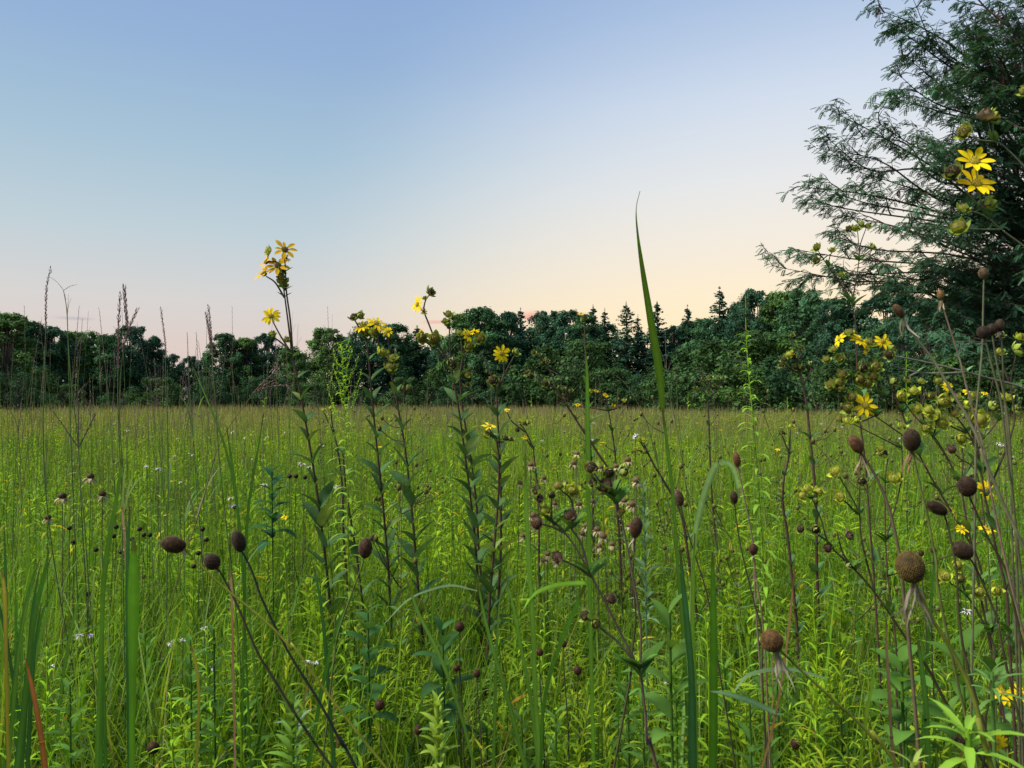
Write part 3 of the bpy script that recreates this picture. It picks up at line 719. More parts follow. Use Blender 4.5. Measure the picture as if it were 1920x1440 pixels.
# ------------------------------------------------------------------ named goldenrod spires
def spire(label, pts, D, wid, n, col=GOLD, arms=False, rtop=.0014, leafL=None, topdark=False, w=.16, el=.5):
    G = to_ground(pts, D); S = spline(G, 6)
    t = thing('goldenrod_plant', G[-1].copy(), label, 'goldenrod')
    st = MB(); tube(st, S, np.linspace(.9, 2.6, len(S)) * rtop, np.array(col) * np.array([1.1, .95, 1]), 6); st.build('stem', M_LEAF, t)
    L = np.concatenate([[0], np.cumsum(np.linalg.norm(np.diff(S, axis=0), axis=1))])
    m = MB()
    for i in range(n):
        u = (i + .5) / n * .93
        s = u * L[-1]
        p = np.array([np.interp(s, L, S[:, a]) for a in range(3)])
        k = min(1, u / .3)
        ll = (wid * (.5 + .5 * k)) / F * D * RG.uniform(.8, 1.2)
        T = blade_T(1, w, .75, 4, .25)
        cc = np.array(col) * RG.uniform(.85, 1.2) * (1.25 - .25 * k)
        if topdark and u < .06: cc = np.array([.05, .045, .03])
        az = i * 2.4 + RG.normal(0, .2)
        m.bulk(T, rotz(az) @ roty(-(el + .35 * (1 - k))), p[None], cc[None], [ll])
    if arms:
        for i in range(26):
            u = .02 + .2 * i / 26
            s = u * L[-1]
            p = np.array([np.interp(s, L, S[:, a]) for a in range(3)])
            az = i * 2.4; ln = arms / F * D * (.35 + .65 * min(1, (i + 3) / 16)) * RG.uniform(.8, 1.1)
            tt = np.linspace(0, 1, 6)[:, None]
            d = np.array([math.cos(az), math.sin(az), 0])
            P = p + d * ln * .55 * np.sqrt(tt) + np.array([0, 0, 1]) * ln * .95 * tt ** 1.2
            tube(m, P, [.0012, .0012, .001, .001, .0008, .0005], np.array(col) * 1.15, 4)
            for k in range(16):
                q = P[0] + (P[-1] - P[0]) * (k / 16)
                f = k / 16 * 5; a = int(f); q = P[a] * (1 - f + a) + P[min(5, a + 1)] * (f - a)
                m.bulk(blade_T(1, .3, .4, 2, .3), rotz(az + k * 2.4) @ roty(-.8), q[None], (np.array(col) * RG.uniform(1.05, 1.45))[None], [7 / F * D])
    m.build('foliage', M_LEAF, t)
    return t


spire('tall bright goldenrod with upward plumes of unopened buds left of centre', [(640, 640), (643, 700), (647, 780), (650, 860), (652, 960), (654, 1080)], 2.6, 42, 130, arms=62, col=np.array([.26, .42, .04]))
spire('tallest goldenrod spire with curled leaves and a dark tip before the dark bushes', [(1398, 556), (1399, 620), (1404, 700), (1412, 790), (1418, 870), (1425, 960), (1432, 1080)], 2.3, 48, 200, topdark=True, col=np.array([.22, .40, .04]), w=.16)
for x, y, D, lab in ((1476, 745, 3.6, 'small goldenrod tip level with the field edge, left of the grey rosinweed'), (1290, 738, 3.9, 'goldenrod tip standing between the tall blade and the dark bushes'), (1180, 830, 3.4, 'pale goldenrod stem close right of the narrow upright blade'),
                     (1043, 770, 3.6, 'feathery goldenrod stem left of the narrow upright blade'), (1062, 775, 3.8, 'second feathery goldenrod left of the narrow upright blade, a little shorter'), (996, 745, 4.0, 'slim goldenrod tip above the field between flowers'),
                     (497, 745, 3.6, 'slim goldenrod tip directly left of the tallest rosinweed'), (728, 770, 3.6, 'light green goldenrod between the close pair of rosinweeds and the leaning one'), (845, 790, 3.5, 'light green goldenrod just left of the double-stemmed rosinweeds'),
                     (22, 820, 3.4, 'yellow-green goldenrod tip at the left edge under the grass tops'), (390, 1180, 1.9, 'bright green goldenrod tip in the lower left thicket'), (88, 1215, 1.8, 'bright green goldenrod beside a small white flower on the lower left'),
                     (320, 1300, 1.6, 'lime goldenrod tip at the bottom left'), (450, 1250, 1.7, 'leaning lime goldenrod spike above a yellow stalk at the bottom left'), (645, 1170, 1.9, 'bushy goldenrod right of the crossing dark stalks'), (1322, 1150, 1.75, 'bright goldenrod spike between two broad grass blades'),
                     (1020, 1130, 2.1, 'narrow goldenrod spike behind the bent broad leaf'), (15, 1340, 1.5, 'goldenrod tip in the bottom left corner'), (1525, 1090, 1.9, 'feathery goldenrod under the green cup heads'), (445, 1060, 2.2, 'goldenrod with narrow fanned leaves below the black cone'),
                     (535, 960, 2.7, 'goldenrod with whorled leaves left of the tallest rosinweed'), (1700, 575, 2.6, 'little curled goldenrod tip poking above the right thicket')):
    y = y if not (x == 1700) else 660
    spire(lab, [(x, y), (x + RG.normal(0, 3), y + 60), (x + RG.normal(0, 5), y + 160), (x + RG.normal(0, 8), y + 300)], D, 95 / D, int(60 + 40 / D), col=GOLD * RG.uniform(.95, 1.3), el=.7, w=.13)

# ================================================================== grass stalks with seed heads
PURPG = (.24, .14, .12)
STRAW = (.20, .20, .08)


def raceme(mb, P, w, col, n=26, out=1.0):
    w = w * 1.3; n = int(n * 1.5)
    """closely packed spikelets along P (tip first)"""
    tube(mb, P, np.linspace(.12, .38, len(P)) * w, np.array(col) * .8, 4)
    Ls = np.concatenate([[0], np.cumsum(np.linalg.norm(np.diff(P, axis=0), axis=1))])
    for i in range(n):
        s = Ls[-1] * (i + .3) / n
        p = np.array([np.interp(s, Ls, P[:, a]) for a in range(3)])
        j = min(len(P) - 1, max(1, int(np.searchsorted(Ls, s))))
        d = unit(P[j - 1] - P[j])
        az = i * 2.6
        A = align(d, az)
        tip = p + (A[:, 0] * .7 * w + d * 2.2 * w) * RG.uniform(.8, 1.2)
        sd = A[:, 1] * w * .3
        mid = (p + tip) / 2 + A[:, 0] * w * .3
        mb.add([p, mid - sd, tip, mid + sd], q=[(0, 1, 2, 3)], col=np.array(col) * RG.uniform(.7, 1.35))


def grass_stalk(label, D, stem, arms, r=.0016, w=.0042, col=PURPG, scol=(.13, .20, .07), n=26, group=None, leaves=2, cat='grass stalk', simple=False):
    G = to_ground(stem, D); S = spline(G, 5)
    t = thing('grass_stalk', G[-1].copy(), label, cat, group)
    st = MB(); tube(st, S, np.linspace(.6, 1.4, len(S)) * r, scol, 5)
    for i in range(leaves):
        u = RG.uniform(.45, .8); p = S[int(u * (len(S) - 1))]
        az = RG.random() * 6.3; d = np.array([math.cos(az), math.sin(az), 0]); h = RG.uniform(.18, .34)
        tt = np.linspace(0, 1, 7)[:, None]
        ribbon(st, p + d * h * .45 * tt ** 1.3 + np.array([0, 0, h]) * (tt - .45 * tt ** 2.4), .006 * np.array([.9, 1, .95, .8, .6, .35, .05]), (-d[1], d[0], 0), np.array(scol) * 1.1)
    st.build('stem', M_GRASS, t)
    for a in arms:
        mb = MB(); P = path3(a, D, n=4)
        raceme(mb, P, w, col, n)
        mb.build('seed_head', M_SEED, t)
    return t


grass_stalk('tall grass stalk with a purple spike, just left of the Y-shaped one', 2.2, [(86, 615), (83, 700), (81, 800), (84, 900), (95, 1010), (112, 1120)], [[(95, 505), (88, 535), (86, 575), (86, 620)]])
grass_stalk('thin grass stalk splitting like a Y at its top against the sky', 2.3, [(119, 544), (125, 580), (128, 640), (133, 710), (146, 830), (152, 950)], [[(97, 521), (109, 531), (119, 544)], [(142, 534), (131, 537), (120, 544)]], w=.0016, n=8, leaves=0)
grass_stalk('straw grass top with short upright bristles just below the Y-shaped stalk', 2.4, [(126, 585), (128, 650), (130, 730), (133, 830), (138, 960)], [[(122, 552), (124, 570), (126, 590)], [(133, 560), (128, 575), (126, 595)], [(129, 553), (127, 575), (126, 600)]], w=.0016, n=8, col=(.2, .17, .1), leaves=1)
grass_stalk('grass stalk with a thick dark purple spike, tallest of the trio on the left', 2.1, [(222, 650), (221, 720), (222, 800), (228, 920), (230, 1050)], [[(226, 553), (223, 590), (222, 640), (222, 690)], [(233, 540), (236, 580), (239, 615)]], w=.0052)
grass_stalk('grass stalk whose purple spike leans right, beside the thick dark one', 2.1, [(232, 650), (226, 710), (224, 790), (232, 900), (238, 1020)], [[(257, 582), (246, 605), (236, 632), (230, 660)]], w=.0045)
grass_stalk('grass stalk with a narrow reddish spike right of the thick dark one', 2.3, [(310, 655), (311, 720), (314, 800), (315, 900), (314, 1000)], [[(302, 580), (305, 605), (309, 635), (311, 665)]], w=.0036)
grass_stalk('grass stalk with two pressed purple spikes, right of the narrow reddish one', 2.1, [(397, 650), (400, 700), (405, 770), (410, 850), (420, 950)], [[(391, 576), (394, 605), (397, 640), (399, 668)], [(387, 590), (391, 615), (396, 650)]], w=.004)
grass_stalk('bird-foot grass head of three tan spikes leaning toward the tallest rosinweed', 2.4, [(474, 738), (455, 765), (430, 800), (405, 850), (380, 940)], [[(529, 683), (510, 702), (492, 718), (475, 737)], [(562, 698), (530, 706), (500, 720), (476, 738)], [(547, 723), (520, 723), (495, 728), (476, 738)]], w=.0034, col=(.22, .13, .11), scol=(.2, .17, .10))
grass_stalk('three-pronged dark grass head low over the field on the far left', 2.2, [(147, 838), (150, 900), (158, 980), (165, 1080)], [[(146, 735), (147, 770), (147, 838)], [(97, 768), (120, 800), (146, 838)], [(180, 775), (165, 805), (148, 838)]], w=.0030, col=(.11, .07, .07))
grass_stalk('thin curved grass head drooping right over the middle of the left field', 2.8, [(356, 776), (350, 800), (345, 850), (345, 950)], [[(376, 784), (366, 776), (356, 776)]], w=.003, col=(.22, .15, .10))
grass_stalk('thin grass tip with sparse fine spikelets right of the dark three-pronged head', 2.7, [(352, 660), (355, 720), (360, 790), (366, 880)], [[(351, 624), (352, 650), (353, 680)]], w=.0022)
grass_stalk('forked brown grass head right of the tall blade', 3.0, [(1250, 690), (1256, 740), (1270, 810), (1285, 900)], [[(1247, 620), (1248, 650), (1250, 692)], [(1237, 655), (1244, 672), (1250, 692)], [(1258, 680), (1254, 690), (1251, 700)]], w=.002, n=12, col=(.2, .14, .11))
grass_stalk('dry arched grass tip left of the tall blade at the field edge', 2.9, [(1190, 745), (1200, 765), (1215, 800), (1235, 880)], [[(1146, 700), (1160, 708), (1175, 722), (1190, 745)]], w=.002, n=12, col=(.24, .2, .12))
grass_stalk('forked dark grass head standing between the dark bushes and the spire', 3.0, [(1268, 715), (1272, 780), (1280, 860)], [[(1264, 690), (1266, 700), (1268, 716)], [(1275, 700), (1271, 708), (1268, 716)]], w=.002, n=8, col=(.14, .1, .08))

# many thinner stalks rising over the left field: copies of four prototypes
gp = []
for i in range(6):
    t = thing('grass_stalk', (0, 0, 0), 'thin grass stalk with a fine seed tip rising over the meadow', 'grass stalk', 'thin seeded grass stalks rising over the meadow')
    st = MB(); h = 1.0
    z = np.linspace(h, 0, 9); lean = RG.uniform(.02, .16)
    P = np.stack([lean * (z / h) ** 2, .01 * np.sin(z * 6 + i), z], 1)
    tube(st, P, np.linspace(.0008, .0024, 9), (.17, .22, .08), 4)
    for k in range(3):
        p = P[3 + k]; az = RG.random() * 6.3; d = np.array([math.cos(az), math.sin(az), 0]); hh = RG.uniform(.12, .22); tt = np.linspace(0, 1, 6)[:, None]
        ribbon(st, p + d * hh * .5 * tt ** 1.3 + np.array([0, 0, hh]) * (tt - .5 * tt ** 2.2), .005 * np.array([.9, 1, .9, .7, .4, .05]), (-d[1], d[0], 0), (.15, .23, .06))
    st.build('stem', M_GRASS, t)
    mb = MB()
    Pt = P[:2][::1]; Pt = np.vstack([Pt[0] + (Pt[0] - Pt[1]) * .6, Pt[0], Pt[1] * .4 + Pt[0] * .6])
    raceme(mb, Pt, .0026, ((.2, .13, .12), (.24, .2, .11), (.16, .11, .11), (.22, .18, .12), (.14, .10, .09), (.2, .2, .1))[i], 16)
    if i % 3 == 1:
        raceme(mb, np.array([P[0] + [.05, .0, .02], P[0] + [.02, 0, .0], P[1] * .3 + P[0] * .7]), .002, (.18, .12, .11), 10)
    mb.build('seed_head', M_SEED, t)
    gp.append(t)
k = 0
for i in range(230):
    left = RG.random() < .66
    D = 2.6 + 7.5 * RG.random() ** 1.2
    px = RG.uniform(-20, 640) if left else RG.uniform(640, 1900)
    if left: top = 748 - RG.gamma(2.0, 32) if RG.random() < .7 else 748 + RG.uniform(-20, 60)
    else: top = 748 - RG.gamma(1.5, 15) + 15
    top = max(top, 600)
    x, y, z = W(px, top, D)
    o = gp[k] if k < len(gp) else copy_tree(gp[k % len(gp)])
    k += 1
    o.location = (x, y, 0); hh = z / 1.04; o.scale = (1.0, 1.0, hh); o.rotation_euler = (0, RG.normal(0, .03), RG.random() * 6.3)

# ================================================================== broad blades
def blade(label, D, pts, wpx, col, ground=True, name='tall_grass', side=(1, .25, 0), fold=.12, group=None):
    """pts tip first; wpx width at each point in photo pixels"""
    G = to_ground(pts, D) if ground else np.array([W(p[0], p[1], p[2] if len(p) > 2 else D) for p in pts])
    w = list(wpx) + [wpx[-1] * .9] * (len(G) - len(wpx))
    n = 7; S = spline(G, n)
    ww = np.interp(np.linspace(0, len(G) - 1, len(S)), np.arange(len(G)), np.array(w) / F * D)
    mb = MB(); cc = np.array(col)[None] * (1 + .12 * np.sin(np.linspace(0, 9, len(S)))[:, None])
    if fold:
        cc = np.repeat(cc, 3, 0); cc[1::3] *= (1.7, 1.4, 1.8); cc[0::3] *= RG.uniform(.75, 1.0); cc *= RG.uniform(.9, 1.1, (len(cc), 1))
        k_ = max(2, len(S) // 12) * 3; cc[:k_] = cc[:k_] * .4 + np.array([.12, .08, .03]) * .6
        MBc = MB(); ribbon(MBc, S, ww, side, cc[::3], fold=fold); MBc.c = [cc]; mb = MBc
    else: ribbon(mb, S, ww, side, cc, fold=fold)
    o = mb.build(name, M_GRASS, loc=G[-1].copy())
    return tag(o, label, 'grass blade', group, 'thing')



blade('very tall pointed green grass blade rising alone into the sky right of centre', 1.3, [(1200, 358), (1193, 392), (1196, 440), (1206, 510), (1221, 600), (1236, 690), (1243, 765)], [1, 1.5, 4.5, 10, 15, 17, 10], (.085, .18, .012), ground=False)
blade('bluish lower sheath of the tall pointed blade, running down through the meadow', 1.32, [(1241, 755), (1253, 850), (1264, 950), (1270, 1050), (1282, 1200), (1295, 1440)], [4, 7, 7, 7, 8, 9], (.085, .21, .02))
blade('narrow upright green blade standing left of the tall pointed one', 1.7, [(1098, 655), (1101, 700), (1102, 780), (1103, 860), (1104, 960), (1106, 1100), (1108, 1200)], [1, 5, 9, 10, 8, 8, 8], (.12, .27, .025))
blade('pale bent-over broad leaf folded at its top, centre right', 1.5, [(1385, 935), (1382, 905), (1372, 875), (1357, 866), (1340, 878), (1325, 915), (1312, 960), (1303, 1010), (1298, 1100)], [6, 8, 10, 12, 13, 13, 12, 9, 7], (.24, .42, .11), side=(.8, 0, .6))
blade('broad dark green blade standing at the bottom, right of the twin blades', .95, [(1336, 1035), (1338, 1110), (1339, 1200), (1339, 1300), (1338, 1440)], [4, 12, 16, 18, 18], (.07, .20, .012))
blade('dull green blade left of the broad dark one at the bottom', .95, [(1275, 1030), (1283, 1110), (1292, 1200), (1298, 1290), (1300, 1440)], [4, 10, 13, 14, 18], (.04, .13, .03))
blade('yellow-green blade pair member rising beside the dull blade', 1.1, [(1303, 1000), (1300, 1080), (1299, 1180), (1303, 1280), (1306, 1440)], [3, 8, 9, 9, 9], (.13, .27, .02))
blade('bright long blade running down left of the withered rosinweed', 1.2, [(985, 850), (987, 950), (992, 1050), (1000, 1180), (1004, 1300), (1014, 1440)], [3, 8, 9, 9, 9, 9], (.14, .30, .03))
blade('blade crossing to the upper right in front of the withered rosinweed', 1.2, [(1098, 1095), (1075, 1150), (1050, 1210), (1030, 1270), (1018, 1340), (1014, 1440)], [6, 10, 9, 8, 7, 6], (.08, .22, .02))
blade('bent broad leaf bridging left from the middle, bright green', 1.2, [(980, 1145), (1000, 1115), (1040, 1098), (1090, 1093), (1100, 1097)], [3, 7, 9, 9, 4], (.12, .28, .02), ground=False, side=(0, .5, 1), fold=.05)
blade('pale thin arching leaf in front of the leafy stems', 1.3, [(720, 1170), (765, 1125), (810, 1105), (850, 1098), (895, 1108)], [1, 3, 4, 4, 2], (.2, .32, .16), ground=False, side=(0, .3, 1), fold=0)
blade('long green blade leaning left from the bottom centre', 1.25, [(895, 1080), (905, 1140), (922, 1210), (940, 1270), (960, 1340), (985, 1440)], [2, 5, 7, 8, 8, 8], (.11, .26, .03))
blade('second leaning blade crossing the bright long one', 1.25, [(948, 1075), (965, 1150), (978, 1220), (995, 1310), (1010, 1440)], [2, 6, 7, 7, 7], (.12, .28, .03))
blade('slanting blade from the middle to the bottom right of the arching leaf', 1.2, [(760, 1080), (785, 1150), (820, 1220), (848, 1290), (870, 1360), (890, 1440)], [3, 6, 7, 7, 6, 5], (.12, .26, .03))
blade('broad bright blade standing in the left meadow', 1.3, [(229, 850), (224, 900), (212, 970), (200, 1040), (193, 1110), (190, 1200)], [2, 5, 8, 9, 9, 8], (.09, .22, .02))
blade('widest upright bright green blade on the left', 1.15, [(250, 1010), (250, 1060), (250, 1120), (249, 1200), (248, 1300), (247, 1440)], [6, 16, 21, 17, 12, 10], (.10, .27, .015))
blade('dark narrow blade just left of the widest one', 1.2, [(243, 950), (240, 1020), (239, 1120), (240, 1250), (243, 1440)], [2, 6, 8, 8, 8], (.04, .14, .025))
blade('dark bluish blade tilting left across the left meadow', 1.7, [(425, 800), (432, 850), (441, 920), (450, 1000), (456, 1090), (460, 1200)], [2, 4, 5, 5, 4, 4], (.06, .17, .02))
blade('dark blade tilting right beside the crooked one, left of the tallest rosinweed', 1.7, [(494, 775), (486, 830), (475, 890), (465, 960), (460, 1050), (458, 1150)], [2, 3, 5, 5, 5, 5], (.065, .18, .02))
blade('long thin blade leaning left from over the horizon to the oblong cone', 1.8, [(362, 690), (380, 730), (405, 790), (425, 850), (442, 930), (450, 1010)], [1, 2, 4, 4, 4, 4], (.09, .21, .03))
blade('wide blade slanting right in the left thicket', 1.25, [(92, 1030), (82, 1080), (70, 1130), (58, 1200), (48, 1300)], [2, 7, 9, 9, 9], (.06, .17, .02))
blade('rust-brown dead blade at the bottom left', 1.2, [(48, 1235), (58, 1280), (68, 1330), (78, 1390), (84, 1440)], [2, 7, 9, 10, 10], (.30, .12, .03))
blade('yellow dead blade at the left edge of the thicket', 1.3, [(4, 1070), (8, 1110), (10, 1170), (12, 1280)], [3, 7, 7, 6], (.30, .26, .03))
blade('tan dry stalk standing right of the seed cones on the left', 1.5, [(433, 1070), (434, 1110), (436, 1190), (437, 1250)], [4, 4, 4, 4], (.34, .20, .11), name='dry_stalk')
blade('tan dry stalk standing in the left meadow left of the bright blade', 1.9, [(229, 950), (232, 990), (234, 1030)], [3, 4, 3], (.34, .22, .12), name='dry_stalk')
blade('yellow bent stalk slanting at the bottom left between goldenrods', 1.2, [(358, 1210), (368, 1250), (373, 1310), (371, 1370), (368, 1440)], [3, 6, 5, 5, 5], (.26, .27, .03), name='dry_stalk')
blade('pale arching leaf crossing the stalk of the ragged round cone', .9, [(1378, 1295), (1400, 1268), (1440, 1256), (1490, 1256), (1550, 1272)], [3, 6, 7, 6, 3], (.20, .32, .14), ground=False, side=(0, .3, 1), fold=0)
blade('grey-green pointed leaf slanting down right from the broad dark blade', .9, [(1328, 1296), (1360, 1300), (1400, 1312), (1450, 1334), (1466, 1340)], [1, 8, 11, 9, 3], (.10, .22, .08), ground=False, side=(0, .5, 1), fold=.05)
blade('light brown split stalk rising at the bottom right', .9, [(1662, 1160), (1663, 1220), (1668, 1300), (1672, 1380), (1680, 1450)], [4, 6, 7, 6, 7], (.2, .135, .06), name='dry_stalk')
blade('orange straw stalk leaning right at the bottom', .9, [(1490, 1070), (1480, 1170), (1470, 1250), (1455, 1340), (1440, 1400)], [3, 5, 5, 5, 5], (.36, .22, .08), name='dry_stalk')
blade('thick yellow-green blade pointing up below the big round cone', .9, [(1642, 1215), (1638, 1270), (1627, 1330), (1618, 1400), (1610, 1450)], [2, 5, 8, 8, 8], (.16, .30, .02))
blade('dull green broad stalk under the big round cone', .85, [(1722, 1200), (1730, 1260), (1738, 1340), (1742, 1440)], [6, 11, 13, 14], (.06, .17, .02))
blade('dusky purple-tipped blade crossing the bottom right heads', 1.0, [(1420, 1100), (1330, 1070), (1390, 1160)], [1, 2, 2], (.10, .2, .04)) if False else None
for i in range(22):                     # unsorted long blades of the near left and centre clumps
    x = [RG.uniform(0, 60), RG.uniform(0, 330), RG.uniform(560, 1000), RG.uniform(1100, 1900)][i % 4 if i > 7 else 0]
    y = RG.uniform(960, 1160) if i > 7 else RG.uniform(1010, 1130)
    D = RG.uniform(1.35, 1.9)
    sl = RG.normal(0, 22)
    pts = [(x + sl * 3, y), (x + sl * 1.6, y + 80), (x + sl * .7, y + 180), (x, y + 300)]
    blade('long green blade in the near meadow clumps', D, pts, np.array([1, 6, 8, 8]) * 1.25 / D, np.array([(.06, .18, .02), (.04, .13, .025), (.11, .25, .03)][i % 3]) * RG.uniform(.85, 1.15), group='long blades in the near clumps')

# ================================================================== small flowers and dried heads
def bergamot(label, x, y, D, r, dry=True, group=None, col=(.24, .17, .12)):
    c = W(x, y, D); rr = r / F * D
    base = np.array([c[0] + RG.normal(0, .03), D, 0])
    t = thing('bergamot_stalk' if dry else 'white_bergamot', base, label, 'bergamot', group)
    st = MB(); P = spline(np.array([c, c * .5 + base * .5 + [.004, 0, .02], base]), 4); tube(st, P, .0013, (.09, .075, .04), 4)
    fo = MB()
    for i in range(8):
        p = P[int(min(len(P) - 1, 1 + i * .7))]
        for s in (0, math.pi):
            fo.bulk(leaf_T(1, .3, .3, 3, .1), rotz(i * 1.57 + s) @ roty(-.3), p[None], np.array([[.10, .19, .035]]) * RG.uniform(.8, 1.2), [.035])
    st.build('stem', M_STEM, t); fo.build('foliage', M_LEAF, t)
    if dry:
        seedhead(t, c, (0, -.1, 1), rr * .62, rr * .5, col, (.5, .42, .3), 70)
        mb = MB()
        for i in range(9):
            az = i * .7 + RG.normal(0, .2)
            mb.bulk(leaf_T(1, .4, .75, 3, .12), rotz(az) @ roty(-.1 + RG.normal(0, .2)), (c - [0, 0, rr * .3])[None], np.array([[.36, .31, .16]]) * RG.uniform(.6, 1.2), [rr * 1.35])
        mb.build('withered_bracts', M_DRY, t)
    else:
        mb = MB()
        for i in range(16):
            az = i * 2.4; el = RG.uniform(-1.0, .1)
            mb.bulk(leaf_T(1, .24, .6, 3, .1), rotz(az) @ roty(el), c[None], np.array([col]) * RG.uniform(.8, 1.1), [rr * RG.uniform(.8, 1.3)])
        mb.build('florets', M_WHITE, t)
        ball(m2 := MB(), c - [0, 0, rr * .1], (rr * .35,) * 3, (.12, .14, .05)); m2.build('flower_cup', M_BRACT, t)
    return t


TANL = 'tan withered bergamot head with drooping pale bracts behind the withered rosinweed'
TANG = 'tan bergamot heads behind the withered rosinweed'
for x, y, r in ((1082, 850, 10), (1075, 868, 11), (995, 871, 11), (1020, 896, 9), (1177, 862, 12), (1155, 874, 10), (1193, 900, 13), (1127, 876, 9), (975, 905, 9), (1085, 945, 11), (1040, 944, 9), (1000, 966, 13), (1100, 985, 12), (1120, 992, 12), (1131, 1005, 13),
                (1092, 1000, 11), (1123, 1024, 11), (1020, 1050, 11), (1027, 1038, 10), (980, 1005, 10), (1185, 945, 13), (1170, 938, 11), (1148, 1020, 10), (1060, 905, 9), (1110, 940, 10), (1180, 985, 10)):
    bergamot(TANL, x, y, RG.uniform(2.5, 3.2), r, group=TANG)
for x, y, r, lab in ((170, 893, 13, 'brown domed head with a skirt of pale petals, highest on the left meadow'), (192, 926, 12, 'brown domed head with pale petals, lower right of the highest left one'), (117, 930, 14, 'brown domed head with a wide pale skirt, left of the other two'), (90, 970, 11, 'ragged pinkish-brown head low left of the skirted ones')):
    bergamot(lab, x, y, 2.3, r, col=(.10, .055, .03))
for x, y in ((218, 988), (262, 992), (270, 1003), (281, 1003), (248, 1011), (180, 1031), (213, 1005), (137, 1017), (387, 1012), (380, 992), (363, 1062), (165, 1114), (270, 1082), (227, 1035), (372, 1037), (450, 1008), (130, 990), (543, 893), (555, 893), (572, 895)):
    t = thing('dark_seed_stalk', (0, 0, 0), 'little black button seed head on a thin stalk in the left meadow', 'seed head', 'black button seed heads in the left meadow')
    D = RG.uniform(2.3, 2.9); c = W(x, y, D); base = np.array([c[0], D, 0.]); t.location = base
    st = MB(); tube(st, spline(np.array([c, c * .5 + base * .5 + [RG.normal(0, .01), 0, 0], base]), 3), .0012, (.06, .06, .03), 4); st.build('stem', M_STEM, t)
    t['_base'] = list(base); seedhead(t, c, (0, 0, 1), 5.5 / F * D, 4.5 / F * D, (.04, .025, .02), (.1, .07, .05), 50)
for x, y, r, col, lab in ((565, 870, 10, (.75, .7, .72), 'white bergamot bloom touching the stem of the tallest rosinweed'), (580, 876, 8, (.7, .66, .72), 'smaller white bloom right beside the one on the tallest rosinweed'), (632, 913, 8, (.7, .62, .72), 'pale pink bloom between two leafy stems'), (440, 950, 11, (.5, .42, .72), 'lilac bloom right of the oblong black cone, above it'),
                          (432, 934, 8, (.75, .72, .6), 'cream bloom just above the lilac one'), (496, 909, 8, (.72, .7, .74), 'white bloom beside dark broad leaves'), (297, 879, 8, (.72, .7, .74), 'white bloom high in the left field'), (275, 874, 6, (.7, .7, .7), 'tiny white bloom left of the high one'),
                          (339, 905, 6, (.72, .7, .6), 'tiny cream bloom in the left field'), (148, 1192, 9, (.62, .56, .78), 'pale violet bloom low on the left'), (170, 1192, 7, (.62, .56, .78), 'second pale violet bloom beside the low one'), (96, 1250, 8, (.72, .7, .76), 'white bloom beside a goldenrod on the lower left'),
                          (320, 1205, 9, (.7, .68, .66), 'white ragged bloom under an arched leaf'), (343, 1200, 8, (.7, .68, .66), 'white bloom at the right end of the arched leaf'), (401, 1251, 8, (.72, .7, .78), 'white bloom right of the ragged ones'), (575, 1241, 8, (.85, .83, .85), 'bright white bloom left of the close pair at the bottom'),
                          (590, 1243, 9, (.85, .83, .85), 'bright white bloom, right one of the close pair at the bottom'), (1130, 1375, 8, (.75, .75, .7), 'white bloom at the bottom centre right'), (1248, 1281, 5, (.85, .85, .82), 'small white petal bloom right of the withered rosinweed base'), (383, 1178, 8, (.72, .72, .5), 'cream leafy bloom in the lower left'),
                          (1813, 1147, 12, (.75, .68, .72), 'pale pink bloom under the wrinkled green heads'), (1884, 835, 9, (.75, .7, .75), 'pale bloom near the right edge behind the cone stalks'), (1896, 858, 10, (.75, .7, .75), 'pale bloom under the other by the right edge'), (1872, 832, 7, (.75, .7, .75), 'small pale bloom left of the others by the right edge'),
                          (1192, 817, 9, (.8, .78, .8), 'white bloom in the middle field beside lime buds'), (752, 893, 8, (.7, .72, .4), 'cream-green bloom behind the second pair stem')):
    bergamot(lab, x, y, 2.9 if y < 960 else 2.1, r, dry=False, col=col)
for i in range(34):
    D = RG.uniform(5, 14); px = RG.uniform(150, 1850); z = RG.uniform(.95, 1.12)
    y = 748 + (CAMZ - z) / D * F
    bergamot('tiny white meadow flower far out in the field', px, y, D, RG.uniform(3, 5), dry=False, col=(.75, .74, .72), group='tiny white flowers far out in the field')
for x, y, r, nk, lab in ((1847, 918, 19, 'f', 'yellow daisy half hidden behind the glossy dark cone'), (1788, 962, 15, 'r', 'yellow daisy behind the crooked black cone'), (1803, 992, 13, 'u', 'flattened yellow daisy under the crooked cone'), (1850, 992, 16, 'u', 'yellow daisy right of the flattened one'), (1912, 1300, 18, 'u', 'yellow daisy cut by the right edge at the bottom'),
                         (533, 970, 7, 'u', 'small orange-yellow flower in dark leaves left of the tallest rosinweed')):
    D = 1.5 if x > 1000 else 2.4
    c = W(x, y, D); base = np.array([c[0] + .02, D, 0.])
    t = thing('yellow_daisy', base, lab, 'daisy')
    st = MB(); tube(st, spline(np.array([c, c * .6 + base * .4 + [.01, 0, 0], base]), 4), .0013, (.09, .12, .03), 5); st.build('stem', M_STEM, t)
    flower(t, c, NRM[nk], r / F * D, 10)
for i in range(26):
    D = RG.uniform(4, 16); px = RG.uniform(650, 1880); z = RG.uniform(1.0, 1.25)
    c = np.array([(px - 960) / F * D, D, z]); base = np.array([c[0], D, 0.])
    t = thing('yellow_daisy', base, 'tiny yellow flower dotted far out in the field', 'daisy', 'tiny yellow flowers far out in the field')
    st = MB(); tube(st, np.array([c, base]), .0015, (.09, .12, .03), 4); st.build('stem', M_STEM, t)
    mb = MB()
    for k_ in range(8): mb.bulk(PET, rotz(k_ * .785) @ roty(-.3), c[None], YEL[None], [.028])
    mb.build('petals', M_PETAL, t)
